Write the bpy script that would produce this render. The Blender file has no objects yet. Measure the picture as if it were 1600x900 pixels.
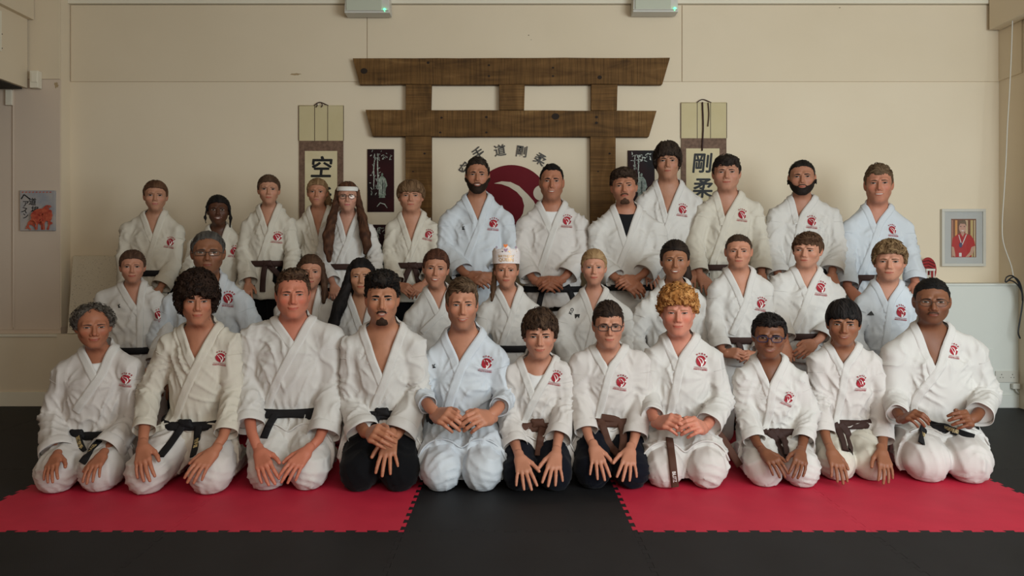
import bpy, bmesh, math, time, random
import numpy as np
from mathutils import Vector, Matrix
COL = bpy.context.scene.collection
SC = bpy.context.scene
T_START = time.time()
# ---------------------------------------------------------------- camera, light, exposure
FPX, YH, HC = 1230.0, 405.0, 1.164          # focal length in pixels, horizon row, camera height
cam = bpy.data.objects.new('camera', bpy.data.cameras.new('camera')); COL.objects.link(cam)
cam.data.sensor_width = 36.0; cam.data.lens = FPX / 1600 * 36.0
cam.data.shift_y = -(450 - YH) / 1600
cam.location = (0, 0, HC); cam.rotation_euler = (math.pi / 2, 0, 0); SC.camera = cam
cam.data.clip_start = .05
world = bpy.data.worlds.new('room_air'); SC.world = world; world.use_nodes = True
bg = world.node_tree.nodes['Background']; bg.inputs[0].default_value = (1.0, .82, .60, 1); bg.inputs[1].default_value = .36
def area(name, loc, rot, sx, sy, e, col):
    l = bpy.data.lights.new(name, 'AREA'); l.shape = 'RECTANGLE'; l.size = sx; l.size_y = sy; l.energy = e; l.color = col
    o = bpy.data.objects.new(name, l); COL.objects.link(o); o.location = loc; o.rotation_euler = rot; return o
area('side_window_daylight', (3.3, .3, 1.75), (math.radians(88), 0, math.radians(22)), 2.2, 2.2, 185, (.82, .94, 1.0))
area('rear_window_daylight', (.9, -.9, 2.7), (math.radians(66), 0, 0), 3.2, 1.4, 78, (1.0, .96, .88))
SC.view_settings.view_transform = 'Standard'; SC.view_settings.look = 'None'; SC.view_settings.gamma = 1
SC.view_settings.use_curve_mapping = False
SC.view_settings.exposure = 0.0
# ---------------------------------------------------------------- numeric helpers
f32 = np.float32
def V3(*a): return np.array(a, dtype=f32)
def nrm(v):
    v = np.asarray(v, dtype=f32); return v / (np.linalg.norm(v) + 1e-9)
def cap(P, a, b, ra, rb):
    a = np.asarray(a, f32); b = np.asarray(b, f32); ba = b - a; pa = P - a
    t = np.clip(pa @ ba / (float(ba @ ba) + 1e-9), 0, 1)
    q = pa - t[:, None] * ba
    return np.sqrt(np.einsum('ij,ij->i', q, q)) - (ra + (rb - ra) * t)
def ell(P, c, r):
    q = P - np.asarray(c, f32); r = np.asarray(r, f32)
    a = q / r; b = a / r
    k0 = np.sqrt(np.einsum('ij,ij->i', a, a)); k1 = np.sqrt(np.einsum('ij,ij->i', b, b)) + 1e-6
    return k0 * (k0 - 1) / k1
def smin(a, b, k):
    h = np.maximum(k - np.abs(a - b), 0) / k
    return np.minimum(a, b) - h * h * k * .25
def smax(a, b, k): return -smin(-a, -b, k)
def column(P, zs, ws, ds, xs, ys, p=2.3):
    z = P[:, 2]
    w = np.interp(z, zs, ws); d = np.interp(z, zs, ds)
    x = np.abs(P[:, 0] - np.interp(z, zs, xs)) / w; y = np.abs(P[:, 1] - np.interp(z, zs, ys)) / d
    k = (x ** p + y ** p) ** (1 / p)
    r = (k - 1) * np.minimum(w, d)
    return np.maximum(np.maximum(r, (z - zs[-1])), zs[0] - z).astype(f32)
_r = np.random.RandomState(7); _tab = _r.rand(32, 32, 32).astype(f32)
def noise(P):
    """value noise, about 0..1"""
    i = np.floor(P).astype(np.int32); f = P - i; f = f * f * (3 - 2 * f); i &= 31; j = (i + 1) & 31
    x0, y0, z0 = i.T; x1, y1, z1 = j.T; fx, fy, fz = f.T
    a = _tab[x0, y0, z0] * (1 - fx) + _tab[x1, y0, z0] * fx
    b = _tab[x0, y1, z0] * (1 - fx) + _tab[x1, y1, z0] * fx
    c = _tab[x0, y0, z1] * (1 - fx) + _tab[x1, y0, z1] * fx
    d = _tab[x0, y1, z1] * (1 - fx) + _tab[x1, y1, z1] * fx
    return (a * (1 - fy) + b * fy) * (1 - fz) + (c * (1 - fy) + d * fy) * fz
_T = np.array([[1, -1, -1], [-1, -1, 1], [-1, 1, -1], [1, 1, 1]], f32)
def grad(f, P, e):
    g = 0; s = 0
    for k in _T:
        v = f(P + e * k); g = g + v[:, None] * k; s = s + v
    return g / (np.linalg.norm(g, axis=1)[:, None] + 1e-9), s / 4, np.linalg.norm(g, axis=1) / (4 * e)
def project(f, P, off=0., n=2, e=.002):
    P = np.asarray(P, f32).copy()
    for _ in range(n):
        g, d, m = grad(f, P, e)
        P -= g * np.clip((d - off) / np.clip(m, .5, 2), -.03, .03)[:, None]
    return P, g
def raycast(f, O, D, tmax, n=40, t0=0.):
    t = np.full(len(O), t0, f32)
    for _ in range(n):
        d = f(O + D * t[:, None]); t = np.clip(t + d * .85, 0, tmax)
        if np.max(np.abs(d)) < 3e-4: break
    return t
def mesh_sdf(f, lo, hi, h, proj=1, B=4):
    lo = np.asarray(lo, f32) - h * 2; hi = np.asarray(hi, f32) + h * 2
    nb = np.ceil((hi - lo) / (h * B)).astype(int) + 1
    g = np.stack(np.meshgrid(*[np.arange(n) for n in nb], indexing='ij'), -1).reshape(-1, 3)
    cen = lo + (g + .5) * (B * h) - h * .5
    dc = f(cen.astype(f32))
    act = np.abs(dc) < B * h * 1.6
    N = nb * B
    Vv = np.repeat(np.repeat(np.repeat(np.where(dc < 0, -1, 1).astype(f32).reshape(nb), B, 0), B, 1), B, 2)
    loc = np.stack(np.meshgrid(*[np.arange(B)] * 3, indexing='ij'), -1).reshape(-1, 3)
    idx = (g[act][:, None, :] * B + loc[None]).reshape(-1, 3)
    Vv[idx[:, 0], idx[:, 1], idx[:, 2]] = f((lo + idx * h).astype(f32))
    S = (Vv < 0).astype(np.int8)
    c = sum(S[dx:N[0] - 1 + dx, dy:N[1] - 1 + dy, dz:N[2] - 1 + dz] for dx in (0, 1) for dy in (0, 1) for dz in (0, 1))
    cells = np.argwhere((c > 0) & (c < 8))
    vid = np.full(N, -1, np.int32); vid[cells[:, 0], cells[:, 1], cells[:, 2]] = np.arange(len(cells))
    cor = np.array([(a, b, d) for a in (0, 1) for b in (0, 1) for d in (0, 1)])
    cv = np.stack([Vv[cells[:, 0] + a, cells[:, 1] + b, cells[:, 2] + d] for a, b, d in cor], 1)
    acc = np.zeros((len(cells), 3), f32); cnt = np.zeros(len(cells), f32)
    for a in range(8):
        for b in range(a + 1, 8):
            if np.abs(cor[a] - cor[b]).sum() != 1: continue
            m = (cv[:, a] < 0) != (cv[:, b] < 0)
            t = np.where(m, cv[:, a] / (cv[:, a] - cv[:, b] + 1e-12), 0)
            acc += m[:, None] * (cor[a] + t[:, None] * (cor[b] - cor[a])); cnt += m
    P = (lo + (cells + acc / cnt[:, None]) * h).astype(f32)
    F = []
    for ax in range(3):
        sl = [slice(0, N[0]), slice(0, N[1]), slice(0, N[2])]; s2 = list(sl)
        sl[ax] = slice(0, N[ax] - 1); s2[ax] = slice(1, N[ax])
        A = S[tuple(sl)]; Bq = S[tuple(s2)]
        e = np.argwhere(A != Bq); u, w = [(1, 2), (2, 0), (0, 1)][ax]
        e = e[(e[:, u] > 0) & (e[:, w] > 0)]
        du = np.zeros(3, int); du[u] = 1; dw = np.zeros(3, int); dw[w] = 1
        q = np.stack([vid[tuple((e - du - dw).T)], vid[tuple((e - dw).T)], vid[tuple(e.T)], vid[tuple((e - du).T)]], 1)
        fl = A[tuple(e.T)] == 0
        q[fl] = q[fl][:, ::-1]; F.append(q)
    F = np.concatenate(F); F = F[(F >= 0).all(1)]
    if proj and len(P): 
        for _ in range(proj):
            g, d, m = grad(f, P, h * .35)
            P = P - g * np.clip(d / np.clip(m, .6, 1.6), -h * .6, h * .6)[:, None]
    return P, F
# ---------------------------------------------------------------- blender helpers
def new_mesh(name, P, F, mats=None, cols=None, smooth=True, mi=None, uv=None):
    """F: (n,4) or (n,3) int array, or list of tuples"""
    me = bpy.data.meshes.new(name)
    if isinstance(F, np.ndarray):
        n, k = F.shape
        me.vertices.add(len(P)); me.vertices.foreach_set('co', np.asarray(P, f32).ravel())
        me.loops.add(n * k); me.loops.foreach_set('vertex_index', F.astype(np.int32).ravel())
        me.polygons.add(n); me.polygons.foreach_set('loop_start', np.arange(0, n * k, k, dtype=np.int32))
        me.update(calc_edges=True)
    else:
        me.from_pydata([tuple(map(float, p)) for p in P], [], [tuple(map(int, f)) for f in F]); me.update()
    for m in (mats or []): me.materials.append(m)
    if mi is not None: me.polygons.foreach_set('material_index', np.asarray(mi, np.int32))
    me.polygons.foreach_set('use_smooth', np.full(len(me.polygons), smooth, dtype=bool))
    if cols is not None:
        a = me.color_attributes.new('Col', 'FLOAT_COLOR', 'POINT')
        c = np.ones((len(P), 4), f32); c[:, :3] = cols; a.data.foreach_set('color', c.ravel())
    if uv is not None:
        a = me.attributes.new('UVp', 'FLOAT_VECTOR', 'POINT')
        c = np.zeros((len(P), 3), f32); c[:, :2] = uv; a.data.foreach_set('vector', c.ravel())
    return me
def link(name, me, parent=None, loc=None):
    o = bpy.data.objects.new(name, me); COL.objects.link(o)
    if parent is not None:
        o.parent = parent
        if me is not None or True: o.matrix_parent_inverse = Matrix.Translation(-Vector(parent_world(parent)))
    if loc is not None: o.location = loc
    return o
def parent_world(p):
    v = Vector((0, 0, 0)); 
    while p is not None:
        v += p.location; v += p.matrix_parent_inverse.translation if p.parent else Vector((0, 0, 0)); p = p.parent
    return v
def grid_faces(n, m, wrap_m=False, base=0):
    i = np.arange(n - 1)[:, None]; j = np.arange(m if wrap_m else m - 1)[None]
    a = i * m + j; b = i * m + (j + 1) % m
    return (np.stack([a, b, b + m, a + m], -1).reshape(-1, 4) + base).astype(np.int32)
def merge(parts):
    """parts: list of (P, F[, cols]) -> joined arrays"""
    Ps = []; Fs = []; Cs = []; b = 0
    for p in parts:
        Ps.append(p[0]); Fs.append(p[1] + b); b += len(p[0])
        if len(p) > 2: Cs.append(np.broadcast_to(p[2], (len(p[0]), 3)))
    return np.concatenate(Ps), np.concatenate(Fs), (np.concatenate(Cs) if Cs else None)
def catmull(C, n):
    C = np.asarray(C, f32); C = np.vstack([2 * C[0] - C[1], C, 2 * C[-1] - C[-2]])
    out = []; m = len(C) - 3
    for s in np.linspace(0, m, n):
        i = min(int(s), m - 1); t = s - i; a, b, c, d = C[i:i + 4]
        out.append(.5 * ((2 * b) + (c - a) * t + (2 * a - 5 * b + 4 * c - d) * t * t + (3 * b - a - 3 * c + d) * t ** 3))
    return np.array(out, f32)
def tube(C, r, k=8, cl=False, flat=1.0):
    """tube along points C (n,3), radii r; quads, ends closed by pinching"""
    C = np.asarray(C, f32); n = len(C); r = np.broadcast_to(np.asarray(r, f32), (n,)).copy()
    if cl: T = np.roll(C, -1, 0) - np.roll(C, 1, 0)
    else: T = np.gradient(C, axis=0)
    T /= np.linalg.norm(T, axis=1)[:, None] + 1e-9
    up = V3(0, 0, 1) if abs(T[0][2]) < .9 else V3(0, 1, 0)
    A = np.zeros_like(C); a = nrm(np.cross(T[0], up))
    for i in range(n):
        a = nrm(a - T[i] * float(a @ T[i])); A[i] = a
    Bv = np.cross(T, A)
    th = np.linspace(0, 2 * np.pi, k, endpoint=False)
    P = C[:, None] + r[:, None, None] * (np.cos(th)[None, :, None] * A[:, None] + flat * np.sin(th)[None, :, None] * Bv[:, None])
    if cl:
        P = np.concatenate([P, P[:1]]); F = grid_faces(n + 1, k, True); P = P.reshape(-1, 3)
        return P.astype(f32), F[:, ::-1]
    P = np.concatenate([np.repeat(C[:1, None], k, 1), P, np.repeat(C[-1:, None], k, 1)])
    return P.reshape(-1, 3).astype(f32), grid_faces(n + 2, k, True)[:, ::-1]
def box(lo, hi):
    x0, y0, z0 = lo; x1, y1, z1 = hi
    P = np.array([(x0, y0, z0), (x1, y0, z0), (x1, y1, z0), (x0, y1, z0), (x0, y0, z1), (x1, y0, z1), (x1, y1, z1), (x0, y1, z1)], f32)
    F = np.array([(0, 3, 2, 1), (4, 5, 6, 7), (0, 1, 5, 4), (1, 2, 6, 5), (2, 3, 7, 6), (3, 0, 4, 7)])
    return P, F
def prism(poly, y0, y1):
    """polygon of (x,z), from y0 (front) to y1 (back): lists for from_pydata"""
    n = len(poly); P = [(x, y0, z) for x, z in poly] + [(x, y1, z) for x, z in poly]
    F = [tuple(range(n)), tuple(range(2 * n - 1, n - 1, -1))] + [(i, i + n, (i + 1) % n + n, (i + 1) % n) for i in range(n)]
    return P, F
# ---------------------------------------------------------------- materials
def mat(name, col=(.8, .8, .8), rough=.7, spec=.4, metal=0., sheen=0.):
    m = bpy.data.materials.new(name); m.use_nodes = True; b = m.node_tree.nodes['Principled BSDF']
    b.inputs['Base Color'].default_value = (*col, 1); b.inputs['Roughness'].default_value = rough
    b.inputs['Specular IOR Level'].default_value = spec; b.inputs['Metallic'].default_value = metal
    if sheen: b.inputs['Sheen Weight'].default_value = sheen
    return m
def nd(m, t, **k):
    n = m.node_tree.nodes.new(t)
    for a, v in k.items():
        if a.startswith('i_'): n.inputs[a[2:].replace('_', ' ')].default_value = v
        else: setattr(n, a, v)
    return n
def lk(m, a, ai, b, bi): m.node_tree.links.new(a.outputs[ai], b.inputs[bi])
def add_bump(m, scale, strength, dist=.002, stretch=(1, 1, 1), detail=3, coord='Object', prev=None, kind='noise'):
    tc = nd(m, 'ShaderNodeTexCoord'); mp = nd(m, 'ShaderNodeMapping'); mp.inputs['Scale'].default_value = stretch
    lk(m, tc, coord, mp, 'Vector')
    n = nd(m, 'ShaderNodeTexNoise', i_Scale=scale, i_Detail=detail); lk(m, mp, 0, n, 'Vector')
    bp = nd(m, 'ShaderNodeBump'); bp.inputs['Strength'].default_value = strength; bp.inputs['Distance'].default_value = dist
    lk(m, n, 0, bp, 'Height')
    if prev is not None: lk(m, prev, 0, bp, 'Normal')
    lk(m, bp, 0, m.node_tree.nodes['Principled BSDF'], 'Normal'); return bp
def tint(m, cols, scale, stretch=(1, 1, 1), detail=4, lo=.35, hi=.65, coord='Object', dist=0.):
    """base colour from noise through a ramp"""
    tc = nd(m, 'ShaderNodeTexCoord'); mp = nd(m, 'ShaderNodeMapping'); mp.inputs['Scale'].default_value = stretch
    lk(m, tc, coord, mp, 'Vector'); n = nd(m, 'ShaderNodeTexNoise', i_Scale=scale, i_Detail=detail, i_Distortion=dist); lk(m, mp, 0, n, 'Vector')
    r = nd(m, 'ShaderNodeValToRGB'); lk(m, n, 0, r, 0)
    e = r.color_ramp.elements; e[0].position = lo; e[1].position = hi; e[0].color = (*cols[0], 1); e[1].color = (*cols[-1], 1)
    for i, c in enumerate(cols[1:-1]): x = e.new(lo + (hi - lo) * (i + 1) / (len(cols) - 1)); x.color = (*c, 1)
    lk(m, r, 0, m.node_tree.nodes['Principled BSDF'], 'Base Color'); return r
def vcol(m):
    a = nd(m, 'ShaderNodeAttribute', attribute_name='Col'); lk(m, a, 'Color', m.node_tree.nodes['Principled BSDF'], 'Base Color'); return a
M_skin = mat('skin', rough=.52, spec=.35); vcol(M_skin)
_b = M_skin.node_tree.nodes['Principled BSDF']; _b.inputs['Subsurface Weight'].default_value = .0
M_vcol = mat('face_detail', rough=.45, spec=.4); vcol(M_vcol)
def cloth(name, col, rough=.92, bump=1.):
    m = mat(name, col, rough, .15); b = m.node_tree.nodes['Principled BSDF']; b.inputs['Sheen Weight'].default_value = .05; prev = None
    tc = nd(m, 'ShaderNodeTexCoord')
    for sc, st, rot, ds, sr in ((5.5, (1.5, 1.2, .55), (0, .35, 0), .022, .9), (7., (1.3, 1.2, .6), (0, -.55, 0), .016, .8), (230, (1, 1, 1), (0, 0, 0), .0005, .4)):
        mp = nd(m, 'ShaderNodeMapping'); mp.inputs['Scale'].default_value = st; mp.inputs['Rotation'].default_value = rot; lk(m, tc, 'Object', mp, 'Vector')
        n = nd(m, 'ShaderNodeTexNoise'); n.inputs['Scale'].default_value = sc; n.inputs['Detail'].default_value = 2.2; n.inputs['Distortion'].default_value = .6 if sc < 100 else 0
        if sc < 100: n.noise_type = 'RIDGED_MULTIFRACTAL'; n.inputs['Roughness'].default_value = .35
        lk(m, mp, 0, n, 'Vector'); bp = nd(m, 'ShaderNodeBump'); bp.inputs['Strength'].default_value = sr * bump; bp.inputs['Distance'].default_value = ds; lk(m, n, 0, bp, 'Height')
        if prev: lk(m, prev, 0, bp, 'Normal')
        prev = bp
    lk(m, prev, 0, b, 'Normal'); return m
M_gi = cloth('white_cotton', (.60, .57, .535)); M_gicool = cloth('bluish_white_cotton', (.57, .60, .635)); M_gicream = cloth('cream_cotton', (.59, .54, .455)); M_gipink = cloth('soft_white_cotton', (.60, .555, .52))
def lapelm(name, col):
    m = mat(name, col, .9, .15); a = nd(m, 'ShaderNodeAttribute', attribute_name='UVp'); s = nd(m, 'ShaderNodeSeparateXYZ'); lk(m, a, 'Vector', s, 0)
    mu = nd(m, 'ShaderNodeMath', operation='MULTIPLY'); mu.inputs[1].default_value = 26.; lk(m, s, 'Y', mu, 0); si = nd(m, 'ShaderNodeMath', operation='SINE'); lk(m, mu, 0, si, 0)
    bp = nd(m, 'ShaderNodeBump'); bp.inputs['Strength'].default_value = .35; bp.inputs['Distance'].default_value = .0010; lk(m, si, 0, bp, 'Height'); lk(m, bp, 0, m.node_tree.nodes['Principled BSDF'], 'Normal'); return m
M_lapel = lapelm('stitched_white_cotton', (.62, .59, .555)); M_lapelcool = lapelm('stitched_bluish_cotton', (.59, .62, .655)); M_lapelcream = lapelm('stitched_cream_cotton', (.61, .56, .475))
M_blackcloth = cloth('black_cotton', (.003, .003, .004), .9, .6); M_navycloth = cloth('navy_cotton', (.0035, .0042, .009), .9, .6)
def beltmat(name, col):
    m = mat(name, col, .7, .25); add_bump(m, 300, .5, .001, (1, 1, .2)); return m
M_blackbelt = beltmat('black_belt_cotton', (.008, .007, .008)); M_brownbelt = beltmat('brown_belt_cotton', (.075, .030, .018)); M_darkbrownbelt = beltmat('dark_brown_belt_cotton', (.040, .018, .014))
M_hair = mat('hair', rough=.68, spec=.12); vcol(M_hair); add_bump(M_hair, 260, .35, .001, (1, 1, .3), 2)
M_brow = mat('brow_hair', rough=.7, spec=.2); vcol(M_brow)
M_eye = mat('eye_surface', rough=.35, spec=.15); vcol(M_eye)
M_black = mat('black_plastic', (.012, .012, .014), .35); M_blueplastic = mat('dark_blue_plastic', (.02, .02, .06), .3); M_wire = mat('dark_metal_wire', (.05, .04, .035), .3, .5, .8)
M_lens = bpy.data.materials.new('clear_lens'); M_lens.use_nodes = True
_n = M_lens.node_tree; _o = _n.nodes['Material Output']; _t = _n.nodes.new('ShaderNodeBsdfTransparent'); _g = _n.nodes.new('ShaderNodeBsdfGlossy'); _g.inputs['Roughness'].default_value = .02; _x = _n.nodes.new('ShaderNodeMixShader'); _x.inputs[0].default_value = .07
_n.links.new(_t.outputs[0], _x.inputs[1]); _n.links.new(_g.outputs[0], _x.inputs[2]); _n.links.new(_x.outputs[0], _o.inputs[0])
M_logored = mat('badge_red', (.33, .010, .022), .7); M_logowhite = mat('badge_white', (.78, .74, .70), .8); M_inkblack = mat('ink_black', (.01, .01, .01), .6); M_gold = mat('gold_thread', (.55, .40, .18), .5); M_whitethread = mat('white_thread', (.7, .68, .64), .7)
M_teewhite = cloth('white_jersey', (.72, .70, .68)); M_teeblack = cloth('black_jersey', (.010, .010, .011))
# ---------------------------------------------------------------- the room
DW, DL, DBX = 6.42, 6.29, 6.17          # back wall, left pier, right boxing (distance from the camera)
def X_(px, D): return (px - 800) * D / FPX
def Z_(py, D): return HC + (YH - py) * D / FPX
def paint(name, a, b, rough=.8, sc=1.1):
    m = mat(name, a, rough, .25); tint(m, (a, b), sc, detail=5, lo=.30, hi=.75); add_bump(m, 40, .12, .003, detail=5); return m
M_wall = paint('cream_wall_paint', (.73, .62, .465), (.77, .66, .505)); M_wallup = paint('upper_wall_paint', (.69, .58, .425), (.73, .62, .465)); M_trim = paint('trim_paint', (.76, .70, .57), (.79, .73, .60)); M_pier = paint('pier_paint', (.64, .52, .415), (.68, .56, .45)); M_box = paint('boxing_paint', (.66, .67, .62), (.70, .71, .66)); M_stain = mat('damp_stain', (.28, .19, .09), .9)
M_dark = mat('shadow_gap', (.03, .022, .018), .9); M_plastic = mat('white_plastic', (.62, .60, .54), .4); M_ceil = paint('ceiling_paint', (.55, .50, .40), (.58, .53, .43))
def struct(name, P, F, m, smooth=False):
    o = link(name, new_mesh(name, P, F, [m] if not isinstance(m, list) else m, smooth=smooth)); o['kind'] = 'structure'; return o
def sbox(name, lo, hi, m, parent=None, bev=0.):
    P, F = box(lo, hi)
    if parent is None: o = struct(name, P, F, m)
    else: o = link(name, new_mesh(name, P, F, [m], smooth=False), parent)
    if bev:
        b = o.modifiers.new('bevel', 'BEVEL'); b.width = bev; b.segments = 2
    return o
XR, XL = 3.97, X_(95, DL)
ZS = Z_(128, DW); ZT = Z_(8, DW)
wb = sbox('wall_back', (XL - .05, DW, -.05), (XR + .15, DW + .12, 3.95), M_wall)
# upper boards stand a little proud of the lower wall; joints are open gaps
xs = [XL + .012, X_(574, DW), X_(1065, DW), XR - .001]
for a, b in zip(xs[:-1], xs[1:]): sbox('board', (a + .0025, DW - .014, ZS), (b - .0025, DW + .01, ZT - .004), M_wallup, wb, .0015)
sbox('trim_1', (XL + .004, DW - .045, ZT), (XR, DW + .02, ZT + .030), M_trim, None, .003)
sbox('trim_2', (XL + .004, DW - .030, ZT + .035), (XR, DW + .02, 3.75), M_wallup)
# left pier and its return
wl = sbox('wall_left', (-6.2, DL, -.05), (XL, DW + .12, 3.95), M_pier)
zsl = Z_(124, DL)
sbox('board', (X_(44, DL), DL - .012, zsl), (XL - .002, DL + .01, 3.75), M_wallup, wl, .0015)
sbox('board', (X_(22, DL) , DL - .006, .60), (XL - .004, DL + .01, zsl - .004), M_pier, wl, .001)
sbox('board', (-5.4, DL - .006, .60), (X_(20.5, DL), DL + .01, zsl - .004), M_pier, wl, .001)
sbox('lit_pier_return', (XL, DL - .001, .62), (XL + .004, DW, 3.7), M_wall)  # paler facing: the light caught by the return is put into its colour
# lower boxing with a ledge, left
D1 = 6.235; zl = Z_(522, D1)
bl = sbox('wall_left_boxing', (-5.4, D1, -.02), (X_(122, D1), DL + .02, zl - .022), M_wall); bl['kind'] = 'structure'
sbox('ledge', (-5.4, D1 - .014, zl - .022), (X_(124, D1), DL + .01, zl), M_trim, bl, .003)
sbox('baseboard_left', (-5.4, D1 - .016, 0), (X_(122, D1) + .014, D1 + .01, Z_(612, D1) ), M_trim, None, .004)
# lower boxing, right
zb_ = Z_(443, DBX)
br = sbox('wall_right_boxing', (X_(1290, DBX), DBX, -.02), (XR + .02, DW + .02, zb_ - .018), M_box); br['kind'] = 'structure'
sbox('ledge', (X_(1290, DBX), DBX - .010, zb_ - .018), (XR + .01, DW + .01, zb_), M_box, br, .003)
sbox('baseboard_right', (X_(1290, DBX), DBX - .014, 0), (XR, DBX + .01, Z_(617, DBX)), M_box, None, .004)
sbox('baseboard_back', (X_(124, DW), DW - .014, 0), (X_(1290, DW), DW + .01, .09), M_trim, None, .004)
# right side wall: opening for the window nearer the camera
wr_ = sbox('wall_right', (XR, 4.2, -.05), (XR + .15, DW + .12, 3.95), M_wall)
ws_ = X_(1560, DW)
sbox('trim_5', (XR - .012, DW - .30, ZS + .004), (XR + .01, DW - .001, ZT), M_wallup)
sbox('trim_6', (XR - .055, 5.86, -.0), (XR + .01, 6.005, 3.7), M_box, None, .003)
sbox('trim_7', (XR - .02, 5.3, ZS + .55), (XR + .01, DW - .002, 3.7), M_wallup, None, .002)
sbox('trim_8', (XR - .115, 5.3, Z_(45, 6.33)), (XR - .02, 6.36, 3.7), M_wallup, None, .003)
sbox('wall_right_near', (XR, -3.2, -.05), (XR + .15, -.9, 3.95), M_wall)['kind'] = 'structure'
sbox('wall_right_top', (XR, -.9, 2.95), (XR + .15, 4.2, 3.95), M_wall)['kind'] = 'structure'
sbox('wall_right_sill', (XR, -.9, -.05), (XR + .15, 4.2, .35), M_wall)['kind'] = 'structure'
sbox('wall_far_left', (-6.3, -3.2, -.05), (-6.15, DL + .1, 3.95), M_pier)['kind'] = 'structure'
sbox('ceiling', (-6.3, -.5, 3.75), (XR + .2, DW + .12, 3.95), M_ceil)
# shutter housing over the left side, running towards the camera
hs_ = bpy.data.objects.new('shutter_housing', None); COL.objects.link(hs_); hs_.location = (-4.6, 5.4, 2.6); hs_['label'] = 'cream boxed shutter housing high in the upper corner on the dim side'; hs_['category'] = 'housing'
xa = X_(53, 6.27); xb = X_(44, 6.27)
link('upper_box', new_mesh('upper_box', *box((xa - 1.3, 4.2, Z_(31, 6.27)), (xa, 6.27, 3.74)), mats=[M_wallup], smooth=False), hs_)
link('lower_box', new_mesh('lower_box', *box((xb - 1.28, 4.2, Z_(138, 6.27)), (xb, 6.26, Z_(31, 6.27))), mats=[M_wallup], smooth=False), hs_)
link('shadow_slot', new_mesh('shadow_slot', *box((xb - 1.24, 4.2, Z_(138, 6.27) - .012), (xb - .03, 6.24, Z_(138, 6.27))), mats=[M_dark], smooth=False), hs_)
for k, py in enumerate((57, 79)): link('louvre_line', new_mesh('louvre_line', *box((xb - .002, 4.2, Z_(py, 6.0)), (xb + .004, 5.95, Z_(py, 6.0) + .006)), mats=[M_dark], smooth=False), hs_)
link('end_panel', new_mesh('end_panel', *box((xb - .002, 4.2, Z_(84, 6.0)), (xb + .010, 5.93, Z_(22, 6.0))), mats=[M_trim], smooth=False), hs_)
def thing(name, lab, cat, loc, group=None):
    o = bpy.data.objects.new(name, None); COL.objects.link(o); o.location = loc; o['label'] = lab; o['category'] = cat
    if group: o['group'] = group
    return o
def part(name, par, P, F, m, smooth=False, bev=0., mi=None, sub=0):
    o = link(name, new_mesh(name, P, F, m if isinstance(m, list) else [m], smooth=smooth, mi=mi), par)
    if bev: b = o.modifiers.new('bevel', 'BEVEL'); b.width = bev; b.segments = 2
    return o
d1 = thing('sensor', 'small cream sensor box at the lower corner of the shutter housing', 'sensor', (X_(53, 6.24), 6.24, Z_(124, 6.24)))
part('case', d1, *box((X_(46, 6.22), 6.22, Z_(137, 6.22)), (X_(59, 6.22), 6.277, Z_(110, 6.22))), M_trim, bev=.004); part('cover', d1, *box((X_(48, 6.21), 6.212, Z_(128, 6.21)), (X_(57, 6.21), 6.222, Z_(113, 6.21))), M_trim, bev=.002)
d2 = thing('bracket', 'small grey bracket on the wall below the shutter housing', 'bracket', (X_(14, 6.26), 6.26, Z_(150, 6.26)))
part('case', d2, *box((X_(8, 6.25), 6.25, Z_(164, 6.25)), (X_(18, 6.25), 6.284, Z_(140, 6.25))), M_trim, bev=.003); part('pipe', d2, *tube(np.array([(X_(20.5, 6.27), 6.272, Z_(140, 6.27)), (X_(20.5, 6.27), 6.272, Z_(165, 6.27)), (X_(20.5, 6.27), 6.272, .62)]), .006, 6), M_pier)
# ---------------------------------------------------------------- floor of jigsaw mats
def matmat(name, a, b):
    m = mat(name, a, .62, .3); tint(m, (a, b), 5, detail=6, lo=.3, hi=.7)
    tc = nd(m, 'ShaderNodeTexCoord'); mp = nd(m, 'ShaderNodeMapping'); mp.inputs['Scale'].default_value = (60, 36, 1); mp.inputs['Rotation'].default_value = (0, 0, 0); lk(m, tc, 'Object', mp, 'Vector')
    br = nd(m, 'ShaderNodeTexBrick'); br.inputs['Scale'].default_value = 1.0; br.inputs['Mortar Size'].default_value = .12; br.inputs['Color1'].default_value = (1, 1, 1, 1); br.inputs['Color2'].default_value = (.8, .8, .8, 1); br.inputs['Mortar'].default_value = (0, 0, 0, 1); lk(m, mp, 0, br, 'Vector')
    bp = nd(m, 'ShaderNodeBump'); bp.inputs['Strength'].default_value = .5; bp.inputs['Distance'].default_value = .0015; lk(m, br, 'Color', bp, 'Height'); lk(m, bp, 0, m.node_tree.nodes['Principled BSDF'], 'Normal'); return m
M_red = matmat('red_foam', (.50, .016, .045), (.58, .022, .055)); M_blk = matmat('black_foam', (.0065, .006, .007), (.010, .0096, .011)); M_sub = mat('sub_floor', (.01, .01, .01), .9)
fl = struct('floor', *box((-6.2, -3, -.12), (4.1, DW + .05, -.022)), M_sub)
NT = 11; TD = .020
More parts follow.
